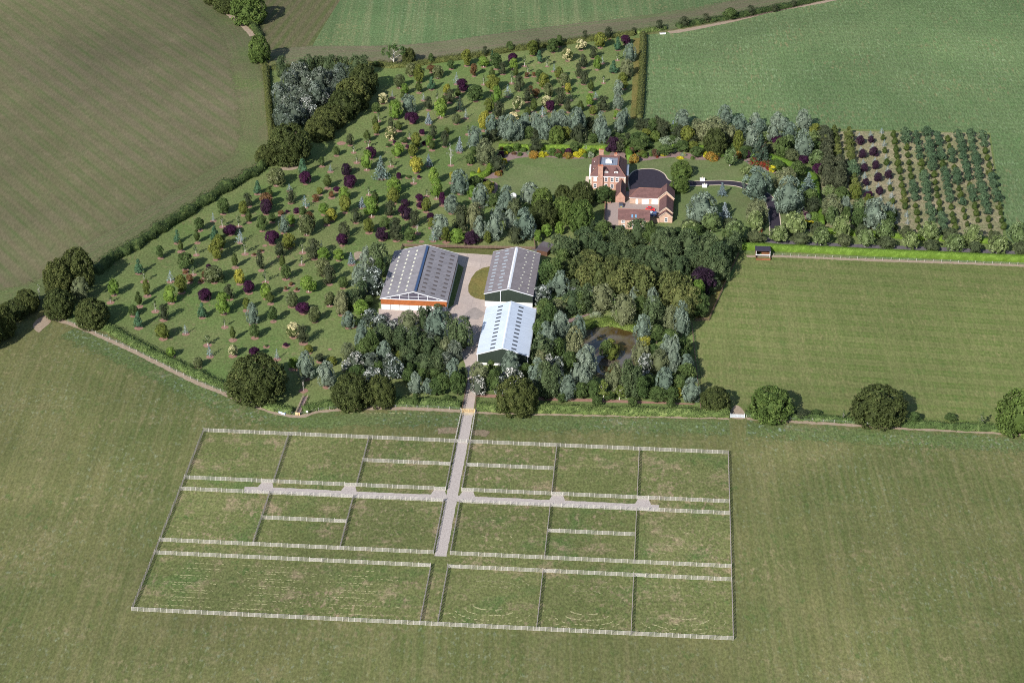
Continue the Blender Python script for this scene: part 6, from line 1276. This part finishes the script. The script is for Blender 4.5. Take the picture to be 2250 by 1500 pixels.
# ---------------------------------------------------------------- labels that single out every tree and shrub
LM = [(575, 850, "the huge corner oak by the footbridge"), (655, 900, 'the timber footbridge'), (155, 600, 'the tall west corner oak'), (204, 690, 'the oak above the hedge start'), (80, 712, 'the gap in the west corner'),
 (838, 390, 'the broad blue-green cedar'), (896, 245, 'the upper arboretum silver willow'), (868, 140, 'the flat-topped pine'), (822, 175, 'the topmost copse oak'), (640, 340, 'the white-trunked copse oak'), (573, 112, 'the round tree above the copse'),
 (1412, 78, 'the tall straight hedge top'), (1405, 265, 'the tall straight hedge foot'), (1404, 170, 'the tall straight hedge middle'), (836, 670, "the big barn's front left corner"), (982, 670, "the big barn's front right corner"), (870, 553, "the big barn's back left corner"),
 (940, 538, "the big barn's rear gable"), (1130, 548, "the smaller grey barn's rear gable"), (1170, 655, "the grey barn's front right corner"), (1052, 800, "the white barn's front left corner"), (1162, 800, "the white barn's front right corner"), (1180, 680, "the white barn's back right corner"), (1172, 735, "the white barn's long right wall"),
 (1338, 765, 'the pond island'), (1345, 718, "the pond's far bank"), (1285, 762, "the pond's left bank"), (1400, 765, "the pond's right bank"), (1338, 825, "the pond's near bank"), (1029, 903, 'the farm track gate'), (1620, 914, 'the metal field gate'), (1322, 335, "the house's rear chimney"),
 (1298, 415, "the house's front left corner"), (1392, 495, 'the courtyard cottage'), (1462, 488, "the east wing's front gable"), (1425, 385, 'the black forecourt'), (1546, 402, 'the white gate piers'), (1676, 555, 'the horse shelter'), (1670, 508, 'the orange mower'),
 (1668, 430, 'the bend of the drive'), (1690, 528, 'the drive junction'), (1128, 432, 'the white pavilion'), (1190, 338, 'the middle of the long flower bed'), (1100, 345, 'the left end of the long flower bed'), (1285, 342, 'the right end of the long flower bed'), (1055, 388, 'the angled green garden hedge'), (1080, 410, 'the left corner of the west lawn'),
 (1670, 340, 'the dark spreading cedar'), (1775, 405, 'the large pale blue cedar'), (1812, 290, "the nursery's upper left corner"), (2165, 300, "the nursery's upper right corner"), (2200, 505, "the nursery's lower right corner"), (1880, 500, "the nursery's lower left corner"), (1990, 400, 'the middle of the nursery'),
 (1990, 295, "the nursery's top edge middle"), (2060, 500, "the nursery's bottom edge middle"), (1860, 390, "the nursery's left edge middle"), (2190, 400, "the nursery's right edge middle"), (2080, 300, "the nursery's top right quarter point"), (1556, 708, 'the kink of the pasture fence'), (1620, 558, "the pasture's top left corner"),
 (1540, 900, "the pasture's bottom left corner"), (2240, 560, "the avenue's right end"), (1542, 610, "the dark wood's purple beech"), (1190, 552, 'the dark flat-roofed shed'), (1310, 650, "the dark wood's lower edge"), (1400, 560, 'the middle of the dark wood'), (1260, 570, "the dark wood's left part"), (1480, 540, "the dark wood's top right part"),
 (340, 514, "the diagonal hedge's middle"), (480, 425, "the diagonal hedge's upper part"), (235, 581, "the diagonal hedge's lower part"), (255, 735, 'the left end of the arboretum hedge'), (400, 808, 'the middle of the arboretum hedge'), (991, 362, 'the tall pale bare tree'), (914, 370, 'the large golden tree'),
 (1064, 285, 'the golden tree by the willows'), (645, 735, 'the large cream-flowered tree'), (682, 480, 'the tall russet tree'), (556, 690, 'the lone arboretum silver willow'), (773, 575, 'the silver spruce nearest the barn'), (465, 605, 'the wide pale olive tree'), (691, 540, 'the bare mulched patch'),
 (1267, 100, 'the uppermost cream-flowered tree'), (730, 690, 'the middle of the lower arboretum'), (570, 560, 'the middle of the left arboretum'), (700, 430, 'the middle of the arboretum'), (880, 460, 'the arboretum behind the big barn'), (1230, 170, 'the middle of the upper arboretum'), (1100, 200, 'the upper arboretum left of centre'),
 (870, 860, 'the olive oak pair'), (900, 790, 'the middle of the farm wood'), (820, 740, "the farm wood's left part"), (1010, 740, "the farm wood's right edge"), (900, 700, "the farm wood's top edge"), (700, 200, 'the middle of the poplar copse'), (640, 250, "the copse's left edge"), (650, 130, "the copse's top left corner"),
 (1138, 860, 'the round oak by the track'), (1250, 860, 'the lower edge left of the pond'), (1430, 870, 'the lower edge right of the pond'), (1500, 800, "the pond wood's right edge"), (1240, 700, "the pond wood's upper left part"), (1480, 700, "the pond wood's upper right part"), (1050, 480, 'the willows left of the house'),
 (1200, 280, 'the willow screen behind the lawn'), (1560, 260, 'the willow group above the drive'), (1720, 260, "the willow group's right end"), (1930, 930, "the pasture's lower hedge middle"), (2220, 925, "the pasture hedge's right end"), (1600, 40, "the top boundary hedge's middle"), (1440, 66, 'the top field gateway'), (520, 10, 'the top left tree belt'),
 (1900, 530, "the avenue's middle"), (2060, 540, "the avenue's right half middle"), (1550, 500, 'the trees below the east lawn'), (1340, 590, "the dark wood's central clearing edge"), (1500, 600, "the dark wood's right part"), (1450, 640, "the dark wood's lower right part")]
OD = ['', 'second ', 'third ', 'fourth ', 'fifth ', 'sixth ', 'seventh ', 'eighth ', 'ninth ', 'tenth ']
by = {}
for rec in TREES: by.setdefault(rec[1], []).append(rec)
for k, recs in by.items():
    P = np.array([(r[2], r[3]) for r in recs]); Lm = np.array([(a, b) for a, b, _ in LM])
    Dm = np.hypot(P[:, None, 0]-Lm[None, :, 0], (P[:, None, 1]-Lm[None, :, 1])*1.0)
    rank = Dm.argsort(axis=0).argsort(axis=0)
    for i, r in enumerate(recs):
        sc = rank[i]*30+Dm[i]*(1.0+0.0*rank[i]); j = int(sc.argmin()); n = int(rank[i, j])
        o = OD[n] if n < 10 else f"{n+1}{'st' if (n+1) % 10 == 1 and n != 10 else 'nd' if (n+1) % 10 == 2 and n != 11 else 'rd' if (n+1) % 10 == 3 and n != 12 else 'th'} "
        r[0]['label'] = f"{K[k][1]}, {o}closest to {LM[j][2]}"
